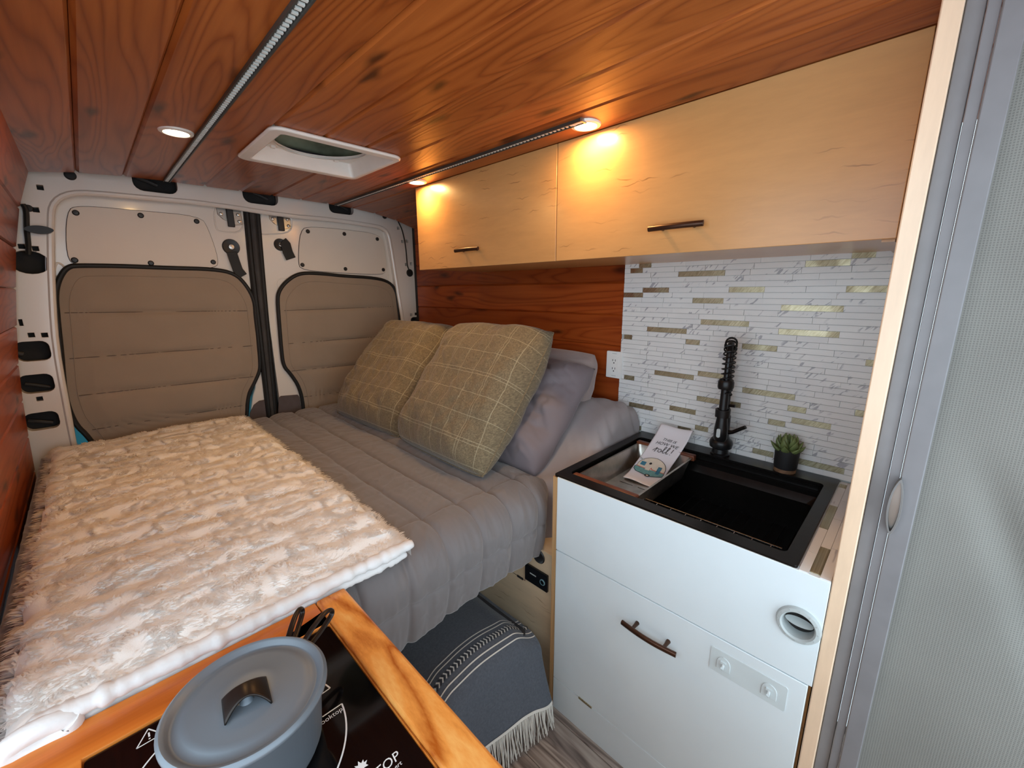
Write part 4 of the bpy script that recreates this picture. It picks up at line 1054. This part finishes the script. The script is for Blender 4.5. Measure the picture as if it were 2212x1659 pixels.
ln = (.008+.008*rng.random(n))*(1+.5*edge); wd = .0011+.0011*rng.random(n)
nrm = np.hypot(dx, dy)+1e-6; dx /= nrm; dy /= nrm
rise = .35+.35*rng.random(n)-.25*edge
seg = [(0, 1.0, 0.0), (.45, .9, .50), (.85, .6, .66), (1.05, .12, .58)]
V = np.zeros((n, len(seg)*2, 3))
for k, (a, wv, hgt) in enumerate(seg):
    for s_, sg in enumerate((-1, 1)):
        V[:, 2*k+s_, 0] = x+dx*ln*a-dy*wd*wv*sg; V[:, 2*k+s_, 1] = y+dy*ln*a+dx*wd*wv*sg; V[:, 2*k+s_, 2] = z-.003+ln*hgt*rise
Fq = np.array([[0, 1, 3, 2], [2, 3, 5, 4], [4, 5, 7, 6]]); Fi = (np.arange(n)[:, None, None]*8+Fq[None]).reshape(-1, 4)
me = bpy.data.meshes.new('pile'); me.vertices.add(n*8); me.vertices.foreach_set('co', V.reshape(-1).astype(np.float32))
me.loops.add(Fi.size); me.loops.foreach_set('vertex_index', Fi.ravel().astype(np.int32)); me.polygons.add(len(Fi)); me.polygons.foreach_set('loop_start', (np.arange(len(Fi))*4).astype(np.int32)); me.update(calc_edges=True)
me.polygons.foreach_set('use_smooth', np.ones(len(Fi), bool))
o = link('pile', me, 'pilemat', bl); o['kind'] = 'stuff'

# pillows
def pillow(name, label, cat, c0, ux, uy, wd, ht, th, mat, seed=0, pinch=.05, wrinkle=.008, piping=None, group=None, sag=0.0, sink=0.0, rnd=.2, full=.55):
    """c0 centre, ux unit vector along width, uy unit vector up the face"""
    c0 = np.array(c0, float); ux = np.array(ux, float); ux /= np.linalg.norm(ux); uy = np.array(uy, float); uy -= ux*(ux@uy); uy /= np.linalg.norm(uy); un = np.cross(ux, uy)
    e = thing(name, label, cat, tuple(c0-uy*ht/2), group)
    def face(sgn):
        def f(U, V):
            a = 2*U-1; b = 2*V-1
            pa = a*(1-pinch*(1-b**4)*np.abs(a)**2)*np.sqrt(1-rnd*b**4/2); pb = b*(1-pinch*(1-a**4)*np.abs(b)**2)*np.sqrt(1-rnd*a**4/2)
            t = (np.clip(1-a**4, 0, 1)**full)*(np.clip(1-b**4, 0, 1)**full)
            h = th/2*t*(1+.25*(vnoise(a*1.3+5, b*1.3+seed, seed+11, 2)-.5))
            h = h*(1-.18*sag*b)
            wk = wrinkle*(np.abs(2*vnoise(a*3.2+b*1.5+9, b*3.2-a*1.2, seed+sgn, 3)-1)-.35)*np.clip(1-a**8, 0, 1)*np.clip(1-b**8, 0, 1)
            wk += wrinkle*.9*np.sin(9*np.arctan2(b+.001, a+.001)+seed)*np.clip(np.hypot(a, b)-.62, 0, .6)*np.clip(1-a**8, 0, 1)*np.clip(1-b**8, 0, 1)*2
            wk += wrinkle*.55*np.abs(2*vnoise(a*7+3*vnoise(b*3, a*3, seed+3, 1), b*5-a*4, seed+23, 2)-1)**.6*np.clip(1-a**8, 0, 1)*np.clip(1-b**8, 0, 1)
            h = (h+wk)*sgn
            X = [c0[i]+ux[i]*pa*wd/2+uy[i]*(pb*ht/2-sink*np.clip(-b, 0, 1)**2*0)+un[i]*h for i in range(3)]
            # slump: middle of the face bows
            return tuple(X)
        return f
    mb = MB().grid(70, 70, face(1), uv=True); mb.grid(70, 70, face(-1), uv=True)
    me = mb.mesh(name, True, 80)
    bm = bmesh.new(); bm.from_mesh(me); bmesh.ops.remove_doubles(bm, verts=bm.verts, dist=1e-5); bmesh.ops.recalc_face_normals(bm, faces=bm.faces); bm.to_mesh(me); bm.free()
    bd = link('cover', me, mat, e)
    if piping:
        s = np.linspace(-1, 1, 40); A = [(q, -1) for q in s]+[(1, q) for q in s[1:]]+[(-q, 1) for q in s[1:]]+[(-1, -q) for q in s[1:-1]]
        pts = []
        for a, b in A:
            pa = a*(1-pinch*(1-b**4)*abs(a)**2)*math.sqrt(1-rnd*b**4/2); pb = b*(1-pinch*(1-a**4)*abs(b)**2)*math.sqrt(1-rnd*a**4/2); pts.append(c0+ux*pa*wd/2+uy*pb*ht/2)
        part('piping', MB().tube(pts, .0035, 8, closed=True), piping, e)
    return e
# long grey pillow at the back, mauve-grey pillow before it, two khaki cushions
pillow('bed_pillow', 'pale grey pillow lying rearmost against the pine wall', 'pillow', (1.375, 1.235, 1.045), (0, 1, 0), (.30, 0, 1), .66, .24, .15, 'pillowpale', 3, .0, .010, rnd=.25, full=.5)
pillow('bed_pillow', 'mauve-grey pillow leaning behind the khaki cushions', 'pillow', (1.185, 1.235, .945), (0, 1, .02), (.34, 0, .34), .72, .50, .18, 'pillowcase', 5, .02, .026, rnd=.16, full=.55)
u2 = (.35, .02, .443)
pillow('cushion', 'khaki windowpane-check cushion leaning on the mauve-grey pillow', 'cushion', (1.010, 1.222, 1.030), (.02, 1, -.01), u2, .57, .61, .22, 'plaid', 8, .05, .014, 'plaid', 'khaki cushions', rnd=.28, full=.48)
pillow('cushion', 'khaki windowpane-check cushion next to the rear doors', 'cushion', (1.020, 1.800, 1.015), (-.03, 1, -.01), (.37, .05, .42), .61, .61, .22, 'plaid', 12, .05, .014, 'plaid', 'khaki cushions', rnd=.28, full=.48)

# woven throw on a box beneath the bed
bxo = thing('storage_bin', 'dark fabric storage bin beneath the bed under the woven throw', 'storage bin', (.66, .99, 0))
part('body', MB().box(.475, .845, .775, 1.30, .004, .315), 'dark', bxo, .02, seg=3)
part('bin_rim', MB().prism(rrect(.472, .848, .772, 1.303, .02), .298, .318, [rrect(.49, .83, .79, 1.285, .015)]), 'dark', bxo)
def thr(U, V, off=0.0):
    x = .445+U*(.875-.445); Lt = .36; r = .075; La = r*PI/2; Ld = .165; L = Lt+La+Ld
    v = V*L; t = np.clip((v-Lt)/La, 0, 1); d = np.clip(v-Lt-La, 0, Ld)
    yf = .735; ang = t*PI/2
    wv = np.sin(x*16+1.2)*.016+np.sin(x*31)*.006
    y = np.where(v < Lt, yf+r+Lt-v, yf+r-r*np.sin(ang))-(d/Ld)**1.2*(.035+wv); z = .345-(r-r*np.cos(ang))-d
    z = z+.030*np.exp(-((x-.64)/.14)**2)*(1-t*.4)-.050*sstep(.78, .875, x)*(1-t*.5)-.05*sstep(.54, .445, x)*(1-t*.5)
    z = z+.012*(vnoise(x*7, v*6, 51, 2)-.5)
    y = y-off*np.sin(ang); z = z+off*np.cos(ang)
    return x, y, z
th = thing('woven_throw', 'charcoal woven throw with cream stripes and fringe draped beneath the bed', 'throw', (.66, .75, .02))
o = part('cloth', MB().grid(110, 120, thr), 'throw', th, ang=85); m = o.modifiers.new('thick', 'SOLIDIFY'); m.thickness = .004; m.offset = -1
LT = .36+.075*PI/2+.165
def throw_pt(x, v, off=.0016):
    q = thr(np.array((x-.445)/.43), np.array(v/LT), off); return tuple(float(k) for k in q)
for v0 in (.330, .343, .392, .408):
    mb = MB(); ribbon(mb, [(x, v0) for x in np.linspace(.447, .873, 80)], .0034, lambda x, v: throw_pt(x, v)); part('cream_stripe', mb, 'cream', th)
mb = MB(); md = MB(); x = .452
while x < .868:
    ribbon(mb, [(x, .359), (x+.0055, .3675), (x, .376)], .0036, lambda a, b: throw_pt(a, b)); 
    ribbon(md, [(x+.006, .359), (x+.0115, .3675), (x+.006, .376)], .0036, lambda a, b: throw_pt(a, b)); x += .0125
o = part('chevron_band', mb, 'cream', th); o['kind'] = 'stuff'; o = part('chevron_band', md, 'ink', th); o['kind'] = 'stuff'
mb = MB(); ribbon(mb, [(x, LT-.004) for x in np.linspace(.446, .874, 90)], .009, lambda x, v: throw_pt(x, v, .002)); part('hem', mb, 'cream', th)
mb = MB()
for k in range(120):
    x = .448+.425*(k+random.random()*.6)/120; p = np.array(throw_pt(x, LT, .001)); L = p[2]-random.uniform(.004, .02)
    sx, sy = random.uniform(-.014, .014), random.uniform(-.018, .006)
    q = p+np.array([sx*.4, sy*.3-.002, -L*.5]); r_ = p+np.array([sx, sy, -L])
    mb.tube(bez([p, q, r_], 3), [.0016]*6+[.0012], 5)
o = part('fringe', mb, 'cream', th); o['kind'] = 'stuff'

# ================================================================== GALLEY WITH COOKTOP
ga = thing('galley_cabinet', 'amber pine galley counter holding the cooktop', 'cabinet', (.02, .0, 0))
ZG = .806
part('body', MB().box(-.222, .268, -.55, .765, 0, .770), 'birch', ga)
part('worktop', MB().prism([(-.224, -.56), (.2265, -.56), (.2265, .775), (-.224, .775)], .771, ZG, [[(-.098, .352), (.2245, .352), (.2245, .705), (-.098, .705)]]), 'strip', ga, .0015)
part('edge_rail', MB().box(.227, .284, -.56, .772, .765, ZG+.005), 'rail', ga, .005, seg=3)
ck = thing('induction_cooktop', 'black glass induction cooktop set into the pine counter', 'cooktop', (.063, .53, .772))
part('housing', MB().box(-.09, .217, .36, .698, .772, .792), 'black', ck)
gl = part('glass', MB().prism(rrect(-.0965, .2235, .3535, .7035, .006), .792, .8015, ()), 'glassblack', ck, .001)
ZP = .8018
bc_ = (.05, .55)
mb = MB(); ribbon(mb, [(bc_[0]+.127*math.cos(a), bc_[1]+.127*math.sin(a)) for a in np.linspace(-.10, -2*PI+.20, 90)], .0022, lambda u, v: (u, v, ZP))
ribbon(mb, [(bc_[0]+.127*math.cos(-.10), bc_[1]+.127*math.sin(-.10)), (bc_[0]+.098, bc_[1]-.012)], .0018, lambda u, v: (u, v, ZP))
ribbon(mb, [(bc_[0]+.127*math.cos(.20), bc_[1]+.127*math.sin(.20)), (bc_[0]+.10, bc_[1]+.024)], .0018, lambda u, v: (u, v, ZP))
part('burner_ring', mb, 'print', gl)
mb = MB(); map_text(mb, 'Cooktop', .0105, lambda x, y: (.1545+x, .5265+y, ZP)); part('lettering', mb, 'print', gl)
mb = MB(); map_text(mb, 'DUXTOP', .0178, lambda x, y: (.1630+x, .4085+y, ZP), shear=.12); part('lettering', mb, 'print', gl)
mb = MB(); map_text(mb, 'Induction Expert', .0082, lambda x, y: (.1690+x, .4005+y, ZP), shear=.2); part('lettering', mb, 'print', gl)
lf = [(0, .012), (.0025, .006), (.007, .009), (.006, .004), (.011, .004), (.007, 0), (.009, -.004), (.003, -.003), (0, -.008), (-.003, -.003), (-.009, -.004), (-.007, 0), (-.011, .004), (-.006, .004), (-.007, .009), (-.0025, .006)]
part('leaf_mark', MB().prism([(.1575+a*.85, .4345+b*.85) for a, b in lf], ZP-.0002, ZP), 'print', gl)
mb = MB(); tri = [(-.046, .674), (-.018, .674), (-.032, .697)]
for a, b in zip(tri, tri[1:]+tri[:1]): ribbon(mb, [a, b], .0016, lambda u, v: (u, v, ZP))
ribbon(mb, [(-.032, .690), (-.032, .682)], .002, lambda u, v: (u, v, ZP)); ribbon(mb, [(-.032, .6795), (-.032, .6775)], .002, lambda u, v: (u, v, ZP))
part('warning_mark', mb, 'print', gl)
# pot
pc = (.068, .545)
po = thing('cooking_pot', 'grey anodised camping pot with a lid on the cooktop', 'pot', (*pc, .802))
part('pot_body', MB().lathe([(0, .8022), (.066, .8022), (.074, .806), (.078, .816), (.0845, .892), (.088, .8945), (.088, .897), (.083, .897), (.076, .82), (.07, .81), (0, .809)], (*pc, 0), 64), 'pot', po, ang=50)
ld = part('lid', MB().lathe([(.082, .893), (.089, .8945), (.0925, .898), (.0925, .902), (.0885, .9055), (.084, .9045), (.081, .899), (.078, .898), (.070, .9025), (.062, .9045), (.040, .905), (.036, .9065), (.026, .907), (0, .9075)], (*pc, 0), 72), 'pot', po, ang=50)
# knob: bent bronze sheet with concave sides
def knob_pt(u, v): 
    z = .9275-.30*abs(u)**1.0*0-17*u*u*.55-4*v*v
    return (pc[0]+u*math.cos(.05)-v*math.sin(.05), pc[1]-.006+u*math.sin(.05)+v*math.cos(.05), max(.9076, z+.004))
mbk = MB(); nu, nv = 25, 13
def kf(U, V):
    s = 2*U-1; t = 2*V-1
    u = s*.024; hw = .0115+.0100*np.abs(s)**1.8*(1+.15*s)
    v = t*hw
    z = .9235-25*u*u-6*v*v
    a = -.12; return pc[0]-.004+u*math.cos(a)-v*math.sin(a), pc[1]-.012+u*math.sin(a)+v*math.cos(a), z
mbk.grid(nu, nv, kf); kb = part('lid_knob', mbk, 'darkbronze', ld, ang=80); m = kb.modifiers.new('thick', 'SOLIDIFY'); m.thickness = .0022; m.offset = 0
part('knob_stem', MB().lathe([(.008, .907), (.006, .912), (.006, .9215)], (pc[0]-.004, pc[1]-.012, 0), 16), 'pot', kb)
# folding handles
ang = math.radians(42); rd = np.array([math.cos(ang), math.sin(ang), 0]); tg = np.array([-rd[1], rd[0], 0]); zz_ = np.array([0, 0, 1.])
base = np.array([*pc, .868])+rd*.083
part('hinge_bracket', MB().tube([base-tg*.016, base+rd*.006, base+tg*.016], .005, 8), 'bronze', po)
for sd_, sp_ in ((-1, .45), (1, .35)):
    dirv = rd*math.cos(.25)+tg*sd_*math.sin(sp_)*.55+zz_*.22; dirv /= np.linalg.norm(dirv); sdv = np.cross(dirv, tg); sdv /= np.linalg.norm(sdv)
    b0 = base+rd*.006+tg*sd_*.009
    L = [(0, .006), (.018, .010), (.040, .013), (.062, .012), (.078, .004), (.080, -.006), (.070, -.010), (.045, -.011), (.02, -.009), (0, -.006)]
    part('folding_handle', MB().tube(bez([b0+dirv*a+sdv*b for a, b in L], 4), .0045, 8, flat=.7), 'darkbronze', po, ang=60)
